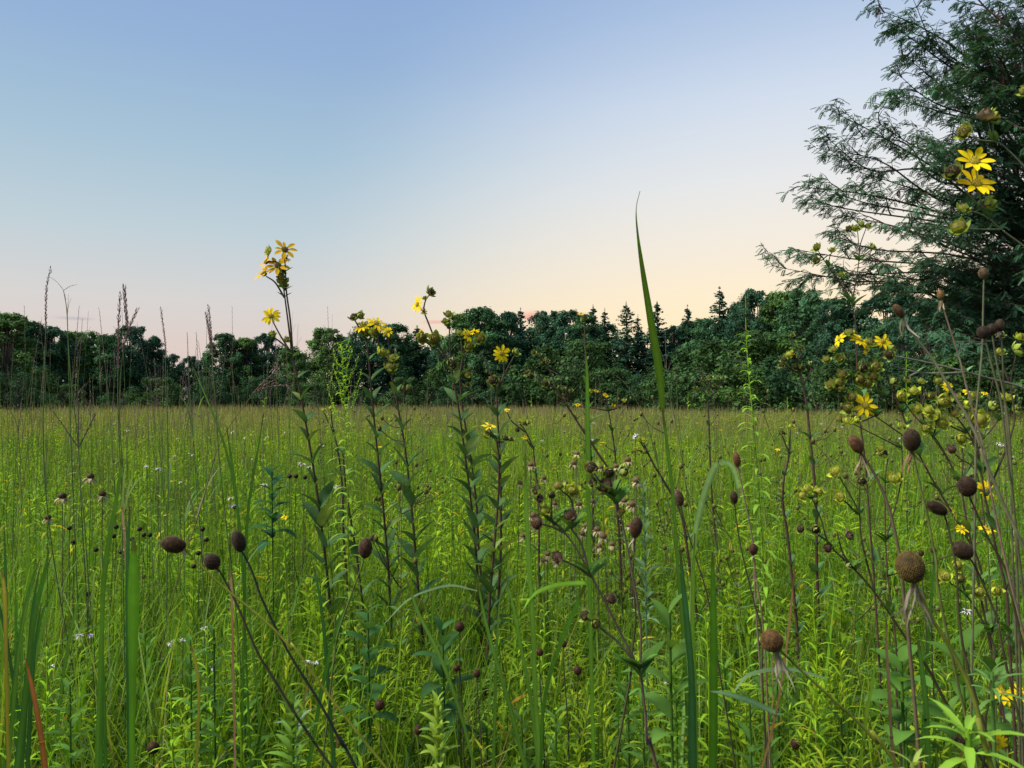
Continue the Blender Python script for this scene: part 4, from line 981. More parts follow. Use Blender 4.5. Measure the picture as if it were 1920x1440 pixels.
# brown branched rosinweeds spread in the field behind (copies)
bp = []
for i in range(4):
    t = thing('branched_seed_stalk', (0, 0, 0), 'dark thin branched stalk with small olive heads standing in the meadow', 'seed stalk', 'dark branched stalks in the meadow')
    t['_base'] = [0, 0, 0]
    st = MB(); z = np.linspace(1, 0, 7); P = np.stack([.08 * z ** 2, .02 * np.sin(z * 5 + i), z], 1); tube(st, P, np.linspace(.0012, .0022, 7), (.10, .09, .03), 4)
    hd = MB(); fo = MB()
    for k_ in range(7):
        b = P[int(RG.integers(0, 3))]; e = b + np.array([RG.normal(0, .07), RG.normal(0, .07), RG.uniform(.02, .13)])
        tube(st, spline(np.array([b, (b + e) / 2 + [0, 0, -.01], e]), 3), .0012, PURP, 4)
        hd = MB(); ball(hd, e, (.008, .008, .007), (.1, .09, .03), None, 7, 5)
        hd.bulk(BR, rotz(np.arange(6) * 1.05) @ roty(np.full(6, -.8)), np.tile(e - [0, 0, .006], (6, 1)), np.tile([.27, .32, .05], (6, 1)), np.full(6, .018)); hd.build('flower_bud', M_BRACT, t)
    for k_ in range(9):
        p = P[1] * (1 - k_ / 9) + P[-2] * (k_ / 9)
        for s_ in (0, math.pi): fo.bulk(leaf_T(1, .4, .3, 3, .1), rotz(k_ * 1.57 + s_) @ roty(-.5), p[None], np.array([[.08, .15, .04]]), [.05])
    st.build('stem', M_STEM, t); fo.build('foliage', M_ROSIN, t)
    bp.append(t)
for i in range(70):
    D = 2.2 + 7 * RG.random() ** 1.3; px = RG.uniform(1050, 1920) if RG.random() < .85 else RG.uniform(560, 900)
    z = RG.uniform(1.0, 1.42)
    o = bp[i] if i < 4 else copy_tree(bp[i % 4])
    o.location = ((px - 960) / F * D, D, 0); o.scale = (1, 1, z); o.rotation_euler = (0, 0, RG.random() * 6.3)

# leafy tufts close to the lens at the bottom
def tuft(label, name, x, y, D, n, L, col, wd=.25, el=.7, stalk=160, cat='leafy plant', fold=.14, spread=0.0, tmpl=None, up=1.0):
    c = W(x, y, D); base = np.array([c[0] + .02, D, 0.])
    t = thing(name, base, label, cat)
    st = MB(); S = spline(np.array([c, c * .6 + base * .4, base]), 5); tube(st, S, .0022, np.array(col) * .9, 6); st.build('stem', M_LEAF, t)
    fo = MB()
    for i in range(n):
        u = i / n
        p = c + (base - c) * (u * stalk / F * D / max(.05, c[2]))
        T = leaf_T(1, wd, .35 + .3 * u, 5, fold, .4)
        fo.bulk(T, rotz(i * 2.4 + RG.normal(0, .2)) @ roty(-(el + .5 * (1 - u) * up) + RG.normal(0, .15)), p[None], (np.array(col) * RG.uniform(.8, 1.25))[None], [L / F * D * RG.uniform(.75, 1.1) * (.6 + .4 * min(1, u * 3))])
    fo.build('foliage', M_LEAF, t)
    return t


tuft('pale lime spiky bud tuft close to the lens at the bottom centre', 'budding_plant', 820, 1318, .8, 34, 50, (.27, .40, .05), wd=.34, el=.75, stalk=170)
tuft('leafy tuft with silvery upright leaves at the bottom left of centre', 'leafy_sprig', 548, 1320, .95, 46, 55, (.15, .29, .04), wd=.3, el=.7, stalk=200)
tuft('silver-green upright leaves at the right side of the leafy tuft', 'leafy_sprig', 556, 1330, 1.0, 7, 48, (.20, .30, .16), wd=.3, el=1.0, stalk=70)
tuft('silvery-leaved sprig with a lime top right of the tattered seed cone', 'leafy_sprig', 1207, 915, 1.9, 46, 42, (.13, .24, .11), wd=.24, el=.95, stalk=260)
tuft('yellow-topped leafy sprig among the broad blades at the bottom', 'leafy_sprig', 1265, 1228, 1.3, 50, 46, (.13, .27, .03), wd=.24, el=.6, stalk=230)
tuft('fan of pale narrow leaves close to the lens in the bottom right corner', 'leafy_sprig', 1815, 1368, .62, 13, 115, (.22, .40, .04), wd=.16, el=.35, stalk=60, up=.8)
tuft('second fan of pale narrow leaves beneath the right edge flower', 'leafy_sprig', 1860, 1260, .9, 14, 70, (.14, .28, .06), wd=.14, el=.3, stalk=60)
tuft('small pale fan of leaves at the bottom under the thick yellow-green blade', 'leafy_sprig', 1712, 1430, .62, 7, 62, (.24, .32, .06), wd=.14, el=.4, stalk=30)
tuft('broad dark-leaved plant standing between the left meadow and the tallest rosinweed', 'milkweed_plant', 510, 885, 2.6, 16, 52, (.03, .10, .035), wd=.42, el=.35, stalk=140)
tuft('broad-leaved milkweed low behind the leafy rosinweed stems', 'milkweed_plant', 690, 1150, 1.9, 16, 70, (.05, .13, .03), wd=.5, el=.35, stalk=240)
tuft('broad-leaved milkweed low under the double-stemmed rosinweeds', 'milkweed_plant', 830, 1180, 1.9, 16, 72, (.045, .12, .03), wd=.45, el=.4, stalk=240)
tuft('round-leaved dock with big soft leaves beneath the big round cone', 'broadleaf_plant', 1690, 1240, 1.2, 9, 90, (.09, .2, .03), wd=.6, el=.3, stalk=170)
tuft('big-leaved plant behind the withered rosinweed base', 'broadleaf_plant', 1255, 1150, 1.15, 8, 100, (.09, .19, .03), wd=.42, el=.55, stalk=260)
tuft('wide grey-green leaves at the bottom right behind the straw stalk', 'broadleaf_plant', 1805, 1220, 1.25, 7, 110, (.09, .2, .03), wd=.5, el=.5, stalk=220)
for i in range(40):
    x = RG.uniform(40, 1880) if i < 24 else RG.uniform(1150, 1900); D = RG.uniform(1.6, 2.2); y = RG.uniform(1180, 1400)
    t = tuft('leafy meadow herb with lance-shaped leaves in the near undergrowth', 'meadow_herb', x, y, D, 22, 62, np.array([.075, .17, .028]) * RG.uniform(.8, 1.3), wd=.26, el=.45, stalk=300)
    t['group'] = 'leafy herbs in the near undergrowth'

# ================================================================== uncountable ground cover
def wedge(n, d0, d1, p=1.0, margin=1.6):
    D = (d0 ** p + (d1 ** p - d0 ** p) * RG.random(n)) ** (1 / p)
    x = RG.uniform(-1, 1, n) * (0.70 * D + margin * np.clip(D / 3, .5, 1.3))
    return x, D


def blades(n, d0, d1, h0, h1, w, cols, p=1.0, seg=4, lean=.25, curve=.35, wfun=None, hcap=None):
    x, D = wedge(n, d0, d1, p)
    h = RG.uniform(h0, h1, n) * (.88 + .24 * patch(x * 1.7 + 3, D * .8))
    if hcap is not None: h = np.minimum(h, hcap(D) * RG.uniform(.8, 1, n))
    az = RG.random(n) * 6.283
    t = np.linspace(0, 1, seg + 1)
    le = np.abs(RG.normal(0, lean, n)); cu = np.abs(RG.normal(0, curve, n))
    r = h[:, None] * (le[:, None] * t * .6 + cu[:, None] * t ** 2.2 * .8)
    z = h[:, None] * (t - .28 * np.minimum(1.2, cu)[:, None] * t ** 3)
    P = np.stack([x[:, None] + r * np.cos(az)[:, None], D[:, None] + r * np.sin(az)[:, None], z], 2)
    ww = w * RG.uniform(.6, 1.4, n)
    if wfun is not None: ww = ww * wfun(D)
    prof = np.array([.7, 1, .95, .7, .06]) if seg == 4 else np.interp(np.linspace(0, 4, seg + 1), range(5), [.7, 1, .95, .7, .06])
    sa = az + math.pi / 2 + RG.normal(0, .8, n)
    S = np.stack([np.cos(sa), np.sin(sa), np.zeros(n)], 1)
    off = S[:, None] * (ww[:, None] * prof / 2)[..., None]
    V = np.stack([P - off, P + off], 2).reshape(n, -1, 3)
    k = 2 * (seg + 1)
    q0 = np.array([(2 * i, 2 * i + 1, 2 * i + 3, 2 * i + 2) for i in range(seg)])
    q = (q0[None] + (np.arange(n) * k)[:, None, None]).reshape(-1, 4)
    cols = np.asarray(cols); c = cols[RG.integers(0, len(cols), n)]
    if d0 >= 14: c = c * .5 + c.mean(0) * .5
    c = c * (RG.uniform(.86, 1.14, (n, 1)) if d0 >= 14 else RG.uniform(.72, 1.28, (n, 1)))
    c = c * patch_col(x, D, n)
    return V.reshape(-1, 3), q, np.repeat(c, k, 0)


def patch(x, D):
    return .5 + .25 * np.sin(x * .9 + 1.3 * np.sin(D * .35)) + .25 * np.sin(D * .55 + x * .35 + 2)


def patch_col(x, D, n):
    p = patch(x, D)[:, None]
    return (np.array([.80, .84, 1.0]) * (1 - p) + np.array([1.28, 1.12, 1.0]) * p) * (1 + .10 * np.sin(x * 3.1 + D * 2.3))[:, None] * np.interp(D, [1.4, 3.2, 6], [.85, .98, 1.0])[:, None]  # last factor darkens near plants: foreground shade put into their colour


GC = [(0.156, 0.300, 0.020), (0.195, 0.348, 0.022), (0.130, 0.264, 0.018), (0.091, 0.216, 0.020), (0.234, 0.324, 0.040), (0.156, 0.324, 0.030)]
cap = lambda D: np.clip(1.5 - (D * .40), .12, 1.2) * 1.0 + np.where(D > 1.7, .35, 0)
g = MB()
v, q, c = blades(36000, 1.35, 4.5, .45, 1.0, .006, GC, p=1.5, hcap=lambda D: np.where(D < 1.8, .78, 1.2)); g.add(v, q=q, col=c)
v, q, c = blades(6000, 1.35, 4.0, .65, 1.05, .006, [(.17, .30, .05), (.13, .27, .03), (.20, .32, .10)], p=1.4, seg=4, lean=.35, curve=.85, hcap=lambda D: np.where(D < 1.8, .84, 1.2)); g.add(v, q=q, col=c)
v, q, c = blades(500, 1.5, 3.6, .8, 1.1, .012, [(.07, .20, .015), (.10, .24, .02), (.05, .16, .02)], p=1.4, seg=4, lean=.12, curve=.2, hcap=lambda D: np.where(D < 2., .86, 1.3)); g.add(v, q=q, col=c)
v, q, c = blades(2500, .5, 1.5, .1, .45, .006, GC); g.add(v, q=q, col=c)
v, q, c = blades(900, 1.6, 5, .5, .95, .006, [(.30, .22, .11), (.26, .18, .09), (.3, .27, .12)], seg=4, p=1.5, curve=.15); g.add(v, q=q, col=c)
tag(g.build('near_grass', M_GRASS), 'tangle of green grass blades covering the near meadow floor', 'grass', kind='stuff')

g = MB()
v, q, c = blades(46000, 3.5, 16, .6, 1.12, .006, GC + [(.15, .23, .05), (.12, .25, .03)], p=1.25, seg=3, lean=.15, curve=.22, wfun=lambda D: .8 + D * .09); g.add(v, q=q, col=c)
v, q, c = blades(5000, 5, 16, .8, 1.2, .004, [(.2, .16, .09), (.16, .12, .09), (.22, .2, .1)], p=1.2, seg=3, lean=.08, curve=.1, wfun=lambda D: .8 + D * .09); g.add(v, q=q, col=c)
tag(g.build('meadow_grass', M_GRASS), 'dense green meadow grass in the middle of the field', 'grass', kind='stuff')

g = MB()
FC = [(0.230, 0.269, 0.081), (0.257, 0.263, 0.100), (0.203, 0.263, 0.062), (0.284, 0.237, 0.125), (0.270, 0.206, 0.131), (0.189, 0.263, 0.056)]
v, q, c = blades(46000, 14, 45, .62, 1.02, .010, FC, p=1.1, seg=2, lean=.1, curve=.12, wfun=lambda D: .7 + D * .07); g.add(v, q=q, col=c)
v, q, c = blades(30000, 42, 128, .65, 1.0, .014, FC, p=1.1, seg=2, lean=.08, curve=.08, wfun=lambda D: .6 + D * .055); g.add(v, q=q, col=c)
v, q, c = blades(2600, 20, 120, .95, 1.5, .012, [(.2, .165, .12), (.17, .2, .08), (.22, .19, .12)], p=1.0, seg=2, lean=.1, curve=.08, wfun=lambda D: .5 + D * .045); g.add(v, q=q, col=c)
tag(g.build('far_grass', M_GRASS), 'olive and reddish seeded grass stretching to the trees', 'grass', kind='stuff')

# low leaf layer under everything, colour darkened for the shade between stems
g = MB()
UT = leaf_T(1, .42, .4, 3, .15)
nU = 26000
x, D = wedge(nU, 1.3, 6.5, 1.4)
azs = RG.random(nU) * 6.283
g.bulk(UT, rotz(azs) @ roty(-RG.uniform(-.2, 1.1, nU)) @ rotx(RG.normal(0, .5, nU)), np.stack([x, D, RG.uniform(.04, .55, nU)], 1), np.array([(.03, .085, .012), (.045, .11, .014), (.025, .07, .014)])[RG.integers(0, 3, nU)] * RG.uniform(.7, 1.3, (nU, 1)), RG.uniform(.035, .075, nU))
tag(g.build('undergrowth', M_LEAF), 'low leafy undergrowth between the meadow stems, darkened to stand for shade', 'ground cover', kind='stuff')
g = MB()
TT = [gold_T(200 + i, nleaf=64, seg=2, L=.085 + .008 * i, Wd=.14, el=.5 + .12 * i, ns=3) for i in range(5)]
def scatter(T, n, d0, d1, h0, h1, p, cols, wid=1.0, hcap=None):
    x, D = wedge(n, d0, d1, p)
    h = RG.uniform(h0, h1, n)
    if hcap is not None: h = np.minimum(h, hcap(D))
    M = rotz(RG.random(n) * 6.283) @ roty(RG.normal(0, .08, n))
    M = M * np.stack([np.full(n, wid), np.full(n, wid), h], 1)[:, None, :]
    M = M * (1 + 0 * D)[:, None, None]
    cols = np.asarray(cols); c = cols[RG.integers(0, len(cols), n)] * RG.uniform(.75, 1.25, (n, 1)) * patch_col(x, D, n)
    g.bulk(T, M, np.stack([x, D, np.zeros(n)], 1), c)
GL = [(0.169, 0.325, 0.018), (0.137, 0.277, 0.016), (0.215, 0.366, 0.020), (0.111, 0.236, 0.016)]
for T in TT:
    scatter(T, 340, 1.4, 4.2, .45, .85, 1.5, GL)
    scatter(T, 380, 3.4, 11, .7, 1.08, 1.3, GL, wid=1.2)
BT = [gold_T(300 + i, nleaf=34, seg=2, L=.075, Wd=.2, el=.3, broad=True, ns=3, whorl=1.7) for i in range(3)]
for T in BT:
    scatter(T, 170, 1.4, 4.5, .35, .78, 1.5, [(.06, .14, .025), (.08, .18, .03), (.05, .12, .03)])
tag(g.build('meadow_foliage', M_LEAF), 'mass of feathery leafy stems filling the meadow between the taller plants', 'ground cover', kind='stuff')
g = MB()
TF = [gold_T(400 + i, nleaf=22, seg=2, L=.10, Wd=.18, el=.8, ns=3) for i in range(3)]
for T in TF: scatter(T, 1500, 9, 34, .85, 1.15, 1.15, GL + [(.13, .2, .04)], wid=1.4)
tag(g.build('far_meadow_foliage', M_LEAF), 'leafy stems dotted through the far part of the field', 'ground cover', kind='stuff')

# ================================================================== trees
def card(n, cen, nrm, size, jit=.5):
    """n irregular leaf-clump faces (4-gon) around cen with normals nrm"""
    d = unit(nrm + RG.normal(0, jit, (n, 3)))
    a = unit(np.cross(d, RG.normal(0, 1, (n, 3)))); b = np.cross(d, a)
    s = size * RG.uniform(.55, 1.3, n)
    e = RG.uniform(.35, .8, n)
    V = np.stack([cen - a * s[:, None], cen - b * (s * e)[:, None] + a * (s * .2)[:, None], cen + a * s[:, None], cen + b * (s * e)[:, None] - d * (s * .25)[:, None]], 1)
    q = np.arange(4 * n).reshape(n, 4)
    return V.reshape(-1, 3), q


def crown_deciduous(seed, H=12, Rw=4.2, z0=.7, nc=150, leaf=.16, per=120, flat=.8):
    global RG
    keep = RG; RG = np.random.default_rng(seed)
    mb = MB(); limbs = []
    lob = [(RG.uniform(0, 6.28), RG.uniform(.15, .35)) for _ in range(4)]
    for i in range(nc):
        u = RG.random() ** .85
        z = z0 + (H - z0) * u
        prof = math.sin(math.pi * min(1, (.25 + .70 * u)) ** .85) ** .6
        az = RG.random() * 6.283
        rad = Rw * prof * (1 + sum(a * math.cos((k + 1) * (az - p)) for k, (p, a) in enumerate(lob)) * .6)
        rr = rad * RG.random() ** .35
        cr = RG.uniform(.4, .95) * (1.2 if u < .75 else .85)
        c = np.array([rr * math.cos(az), rr * math.sin(az), min(z, H - cr * .7)])
        limbs.append(c)
        d = unit(RG.normal(0, 1, (per, 3)) + np.array([0, 0, .25]) + np.array([math.cos(az), math.sin(az), 0]) * .35)
        rad_ = cr * RG.uniform(.45, 1.0, (per, 1)) * (1 + .55 * RG.random((per, 1)) ** 4)
        P = c + d * rad_ * np.array([1.1, 1.1, flat])
        V, q = card(per, P, d + np.array([0, 0, .5]), leaf)
        tone = RG.uniform(.6, 1.4)
        cc = np.repeat(np.array([[1.0, 1.0, 1.0]]) * tone * RG.uniform(.75, 1.25, (per, 1)), 4, 0)
        mb.add(V, q=q, col=cc)
    RG = keep
    return mb, limbs


def crown_spruce(seed, H=14, Rb=2.6, leaf=.16):
    global RG
    keep = RG; RG = np.random.default_rng(seed)
    mb = MB()
    n = 0
    z = .8
    while z < H - .1:
        u = z / H
        Rr = Rb * (1 - u) ** .8 * RG.uniform(.8, 1.1) + .12
        k = max(4, int(9 * (1 - u) + 4))
        for j in range(k):
            az = RG.random() * 6.283; ln = Rr * RG.uniform(.65, 1.15)
            m = max(6, int(34 * ln / Rb))
            t = RG.random(m) ** .7
            droop = -.22 * t * ln + .2 * (t ** 3) * ln + (.35 * ln * t if u > .8 else 0)
            w = .28 * (1 - t * .6) * max(.35, ln / Rb)
            lx = ln * t; ly = RG.normal(0, 1, m) * w
            P = np.stack([lx * math.cos(az) - ly * math.sin(az), lx * math.sin(az) + ly * math.cos(az), z + droop - np.abs(ly) * .3 - RG.random(m) * .18], 1)
            V, q = card(m, P, np.tile([math.cos(az) * .4, math.sin(az) * .4, 1.0], (m, 1)), leaf, .6)
            mb.add(V, q=q, col=np.repeat(np.ones((m, 3)) * RG.uniform(.7, 1.3, (m, 1)), 4, 0))
        z += .22 + .2 * (1 - u)
    P = np.stack([np.zeros(12), np.zeros(12), np.linspace(H - .6, H + .35, 12)], 1)
    V, q = card(12, P, RG.normal(0, 1, (12, 3)), leaf * .7); mb.add(V, q=q, col=np.ones(3))
    RG = keep
    return mb, None


def tint(mb, col):
    mb.c = [c * np.asarray(col) for c in mb.c]


def make_tree(name, kind, seed, col, **kw):
    t = thing(name, (0, 0, 0), None, 'tree')
    t['_base'] = [0, 0, 0]
    if kind == 'd':
        mb, limbs = crown_deciduous(seed, **kw)
        H = kw.get('H', 12)
    else:
        mb, limbs = crown_spruce(seed, **kw); H = kw.get('H', 14)
    tint(mb, col)
    tr = MB()
    tube(tr, np.array([(0, 0, H * .92), (.1, 0, H * .6), (0.05, .1, H * .3), (0, 0, .4), (0, 0, 0)]), np.array([.03, .1, .17, .22, .3]) * (H / 12), (1, 1, 1), 7)
    if limbs is not None:
        for c in limbs[::2]:
            s = np.array([0, 0, max(.5, c[2] * .55)])
            tube(tr, spline(np.array([s, s * .45 + c * .55 + [0, 0, .2], c]), 3), np.linspace(.09, .03, 7) * (H / 12), (1, 1, 1), 4)
    tr.build('trunk', M_BARK, t)
    mb.build('crown', M_TREE, t)
    return t


DARKG = (.040, .085, .030)
DEC = [make_tree('broadleaf_tree', 'd', 41, (.052, .125, .050), H=12, Rw=4.0), make_tree('broadleaf_tree', 'd', 42, (.085, .165, .045), H=12, Rw=3.4, nc=120),
       make_tree('broadleaf_tree', 'd', 43, (.038, .10, .055), H=12, Rw=4.4, nc=170), make_tree('broadleaf_tree', 'd', 44, (.075, .17, .05), H=12, Rw=3.8, nc=130), make_tree('broadleaf_tree', 'd', 45, (.046, .11, .06), H=12, Rw=3.0, nc=120, leaf=.15)]
SPR = [make_tree('spruce_tree', 's', 51, (.034,.09,.062), H=14), make_tree('spruce_tree', 's', 52, (.03,.082,.055), H=14, Rb=2.2), make_tree('spruce_tree', 's', 53, (.04,.10,.062), H=14, Rb=3.0)]
SHR = [make_tree('round_shrub', 'd', 61, (.046, .098, .030), H=5, Rw=4.2, z0=.2, nc=60, leaf=.13, per=150), make_tree('round_shrub', 'd', 62, (.060, .125, .028), H=5, Rw=3.4, z0=.2, nc=44, leaf=.13, per=150), make_tree('round_shrub', 'd', 63, (.032, .076, .032), H=5, Rw=3.8, z0=.2, nc=50, leaf=.12, per=150)]
used = set()


def plant_tree(proto, px, top, D, wscale=1.0, label='', group=None, H0=12.0):
    """tree whose top shows at pixel (px, top)"""
    x, y, z = W(px, top, D)
    o = proto if proto.name not in used else copy_tree(proto)
    used.add(proto.name)
    s = z / H0
    if proto in SPR: wscale *= 1.75
    o.location = (x, y, 0); o.scale = (s * wscale, s * wscale, s); o.rotation_euler = (0, 0, RG.random() * 6.283)
    o['label'] = label; o['category'] = 'shrub' if 'shrub' in proto.name else 'tree'
    if group: o['group'] = group
    elif 'group' in o: del o['group']
    return o


# (px, top y, distance, prototype, width, label)
TL = [(-60, 570, 70, DEC[3], 1.2, 'light green broad tree cut by the left edge of the tree line'), (12, 588, 68, DEC[1], 1.1, 'yellowish green tree at the left end of the tree line'), (55, 603, 84, DEC[0], 1.0, 'dark round tree second from the left edge'),
      (98, 612, 86, DEC[2], .8, 'dark ragged tree before the first dip at the left'), (132, 622, 88, DEC[1], .9, 'green tree left of the pale-topped one'), (165, 622, 92, DEC[3], .8, 'pale-topped green tree behind the Y-shaped grass stalk'),
      (203, 628, 88, DEC[0], .9, 'tree behind the thick purple grass spikes'), (243, 612, 90, DEC[2], .85, 'pointed dark tree rising right of the purple grass spikes'), (284, 630, 92, DEC[4], .9, 'narrow tree with sky gaps before the low dip'), (322, 664, 96, DEC[4], .8, 'low wispy tree in the dip of the left tree line'),
      (355, 668, 95, DEC[2], .7, 'low dark tree right of the wispy one'), (384, 658, 96, SPR[1], 1.1, 'small spruce in the low part of the left tree line'), (424, 626, 92, DEC[0], .85, 'dark tree behind the two pressed purple grass spikes'), (460, 634, 93, DEC[1], .9, 'mid green tree left of the tallest rosinweed'),
      (496, 626, 95, DEC[2], .8, 'dark tree right behind the tallest rosinweed'), (545, 650, 90, DEC[3], .8, 'light green tree right of the tallest rosinweed stem'), (608, 616, 92, DEC[1], 1.0, 'brown-green high tree left of the plumed goldenrod'), (640, 632, 94, DEC[4], .9, 'narrow tree behind the plumed goldenrod'),
      (690, 606, 93, DEC[2], .9, 'tree behind the close pair of rosinweeds'), (738, 608, 95, DEC[0], .9, 'dark tree between the paired stems and the leaning one'), (782, 612, 96, SPR[0], 1.2, 'spruce behind the leaning rosinweed'), (824, 628, 96, DEC[4], .8, 'lower tree under the pink cloud streak'),
      (866, 588, 94, DEC[1], .85, 'tree rising right of the pink cloud streak'), (905, 578, 92, DEC[0], 1.0, 'tall full tree, highest of the centre left'), (948, 586, 94, DEC[2], .8, 'dark tree behind the open flower facing the viewer'), (976, 578, 97, SPR[1], .9, 'thin spruce tip by the red cloud patch'),
      (1012, 583, 95, DEC[4], .8, 'tree right of the red cloud patch'), (1054, 584, 94, DEC[2], .85, 'dark tree behind the faded thin stem'), (1092, 590, 93, DEC[0], .8, 'tree just left of the spruce row'), (1112, 574, 95, SPR[0], .85, 'first spruce of the centre row'),
      (1134, 580, 96, SPR[1], .8, 'second spruce of the centre row'), (1174, 568, 92, SPR[2], .95, 'broad spruce left of the tall blade'), (1196, 592, 94, SPR[1], .8, 'small spruce close left of the tall blade'), (1232, 566, 92, SPR[0], .9, 'spruce with a clear tip right of the tall blade'),
      (1262, 612, 94, DEC[2], .8, 'dark low tree between two spruces'), (1289, 574, 93, SPR[1], .85, 'thin spruce right of the low dark tree'), (1318, 598, 90, DEC[0], .8, 'tree in the step before the high spruce'), (1349, 540, 86, SPR[2], .9, 'highest spruce on the right of the tree line'),
      (1378, 566, 86, DEC[4], .8, 'tree right behind the goldenrod spire'), (1420, 547, 82, DEC[2], .8, 'high dark tree right of the goldenrod spire'), (1462, 548, 80, DEC[1], .8, 'high green tree left of the feathery tree'), (1508, 545, 76, DEC[0], .85, 'green tree under the feathery boughs'),
      (1550, 570, 72, DEC[4], .7, 'tree almost hidden behind feathery boughs'), (1600, 640, 60, DEC[2], .7, 'dark tree behind the three yellow flowers'), (1660, 610, 52, DEC[0], .8, 'dark tree standing under the big feathery tree'), (1740, 560, 46, DEC[2], .8, 'dark tree beneath the big feathery tree, behind the dangling petals'),
      (1830, 520, 44, DEC[1], .85, 'green tree behind the dark seed heads at right'), (1910, 480, 42, DEC[0], .9, 'dark tree at the right edge under the feathery tree'), (2000, 420, 46, DEC[2], 1.0, 'dark tree beyond the right edge')]
for a in TL:
    plant_tree(a[3], a[0], a[1], a[2], a[4], a[5], H0=14.2 if a[3] in SPR else 12.0)
SH = [(30, 690, 64, SHR[1], 'light green bush at the far left foot of the trees'), (120, 690, 80, SHR[0], 'bush under the dark trees on the left'), (215, 700, 82, SHR[2], 'dark bush behind the purple grass stalks'), (300, 700, 84, SHR[0], 'bush in the left dip of the tree line'), (400, 695, 84, SHR[1], 'green bush left of the bird-foot grass head'),
      (500, 690, 86, SHR[1], 'light green bush behind the tallest rosinweed'), (590, 705, 84, SHR[0], 'bush between the tallest rosinweed and the plumed goldenrod'), (680, 695, 86, SHR[2], 'dark bush behind the close pair of rosinweeds'), (770, 690, 86, SHR[0], 'bush right of the close pair of rosinweeds'), (845, 700, 84, SHR[1], 'bush behind the leaning rosinweed'),
      (940, 690, 86, SHR[2], 'dark bush under the open centre flower'), (1040, 690, 86, SHR[0], 'bush right of the open centre flower'), (1075, 640, 86, SHR[0], 'large olive bush left of the narrow upright blade'), (1150, 692, 82, SHR[0], 'bush right of the narrow upright blade'), (1215, 700, 80, SHR[2], 'low dark bush behind the tall blade'), (1310, 655, 70, SHR[0], 'big rounded bush in front of the spruces'),
      (1400, 625, 62, SHR[0], 'biggest rounded bush behind the goldenrod spire'), (1370, 690, 60, SHR[1], 'lighter green bush low before the biggest one'), (1470, 640, 60, SHR[1], 'bright green bush left of the grey rosinweed'), (1440, 690, 56, SHR[1], 'bright low bush behind the goldenrod leaves'), (1530, 650, 52, SHR[2], 'dark bush under the feathery boughs'), (1610, 660, 46, SHR[0], 'bush behind the bushy rosinweed'),
      (1700, 670, 42, SHR[2], 'dark bush right of the bushy rosinweed'), (1790, 660, 40, SHR[1], 'green bush behind the hanging seed heads'), (1880, 660, 38, SHR[0], 'bush at the right edge behind the black heads'), (1970, 650, 38, SHR[2], 'dark bush beyond the right edge')]
for a in SH: plant_tree(a[3] if a[0] > 1060 else (SHR[2] if a[3] is not SHR[0] else SHR[0]), a[0], (a[1] + 22 + 14 * math.sin(a[0])) if a[0] < 1060 else a[1], a[2], 1.0, a[4], H0=5.0)
for i in range(24):                    # second row that closes the wood
    px = -80 + i * 92 + RG.normal(0, 12)
    D = 108 + RG.uniform(-6, 8)
    top = np.interp(px, [0, 80, 200, 280, 330, 400, 450, 540, 600, 700, 800, 900, 1050, 1250, 1350, 1500, 2100], [600, 630, 645, 650, 668, 668, 655, 662, 640, 620, 640, 600, 605, 612, 580, 560, 520]) + RG.uniform(0, 14)
    plant_tree([DEC[0], DEC[2], DEC[4]][i % 3], px, top, D, 1.15, 'dark tree filling the wood behind the front row', 'dark trees of the second row')

# ------------------------------------------------------------------ the big feathery tree
DT = 27.0
troot = np.array([23.6, 30.0, 0.0])
ft = thing('locust_tree', troot, 'big dark feathery-leaved tree leaning in from the right with brown seed pods', 'tree')
tk = MB(); fol = MB(); pods = MB()
trunkP = spline(np.array([troot, troot + [-.3, -.2, 4], troot + [-.9, -.5, 9], troot + [-1.0, -.8, 15], troot + [-.6, -1, 22]]), 8)
tube(tk, trunkP[::-1], np.linspace(.06, .55, len(trunkP)), (1, 1, 1), 10)
leafM = []; leafP = []; leafS = []; leafC = []


def compound_T(nl=8):
    """pinnate leaf along +X: two rows of narrow leaflets and a rachis"""
    v = []; q = []; n = 0
    for i in range(nl):
        u = .15 + .85 * (i + .5) / nl
        x = u; z = -.18 * u * u
        l = .25 * (1 - .5 * abs(u - .5)); w = .17
        for s in (-1, 1):
            tip = (x + l * .45, s * l, z - .07)
            v += [(x - .01, 0, z), (x + l * .05, s * l * .55, z - .01), tip, (x + w + l * .25, s * l * .5, z - .02)]
            q.append((n, n + 1, n + 2, n + 3)); n += 4
    v += [(0, -.012, 0), (0, .012, 0), (.5, .010, -.09), (.5, -.010, -.09), (1, .006, -.18), (1, -.006, -.18)]
    q += [(n, n + 1, n + 2, n + 3), (n + 3, n + 2, n + 4, n + 5)]
    return np.array(v, float), np.array(q), np.ones((len(v), 3))


CT = compound_T(5)


def twig(p, d, L, dens=1.0, tone=1.0):
    d = unit(d); n = 5
    P = [p]
    for i in range(n):
        d = unit(d + np.array([0, 0, -.12]) + RG.normal(0, .2, 3)); P.append(P[-1] + d * L / n)
    P = np.array(P)
    tube(tk, P[::-1], np.linspace(.006, .016, n + 1), (1, 1, 1), 3)
    m = int(L / .07 * dens)
    for k in range(m):
        u = (k + .5) / m * n; a = int(u); q = P[a] + (P[min(n, a + 1)] - P[a]) * (u - a)
        dd = unit(P[min(n, a + 1)] - P[a])
        az = math.atan2(dd[1], dd[0]) + (1 if k % 2 else -1) * RG.uniform(.5, 1.3) + RG.normal(0, .3)
        pit = RG.uniform(-.15, .75)
        leafM.append((rotz(az) @ roty(pit))[0]); leafP.append(q); leafS.append(RG.uniform(.2, .34)); leafC.append(tone * RG.uniform(.7, 1.3))
    return P


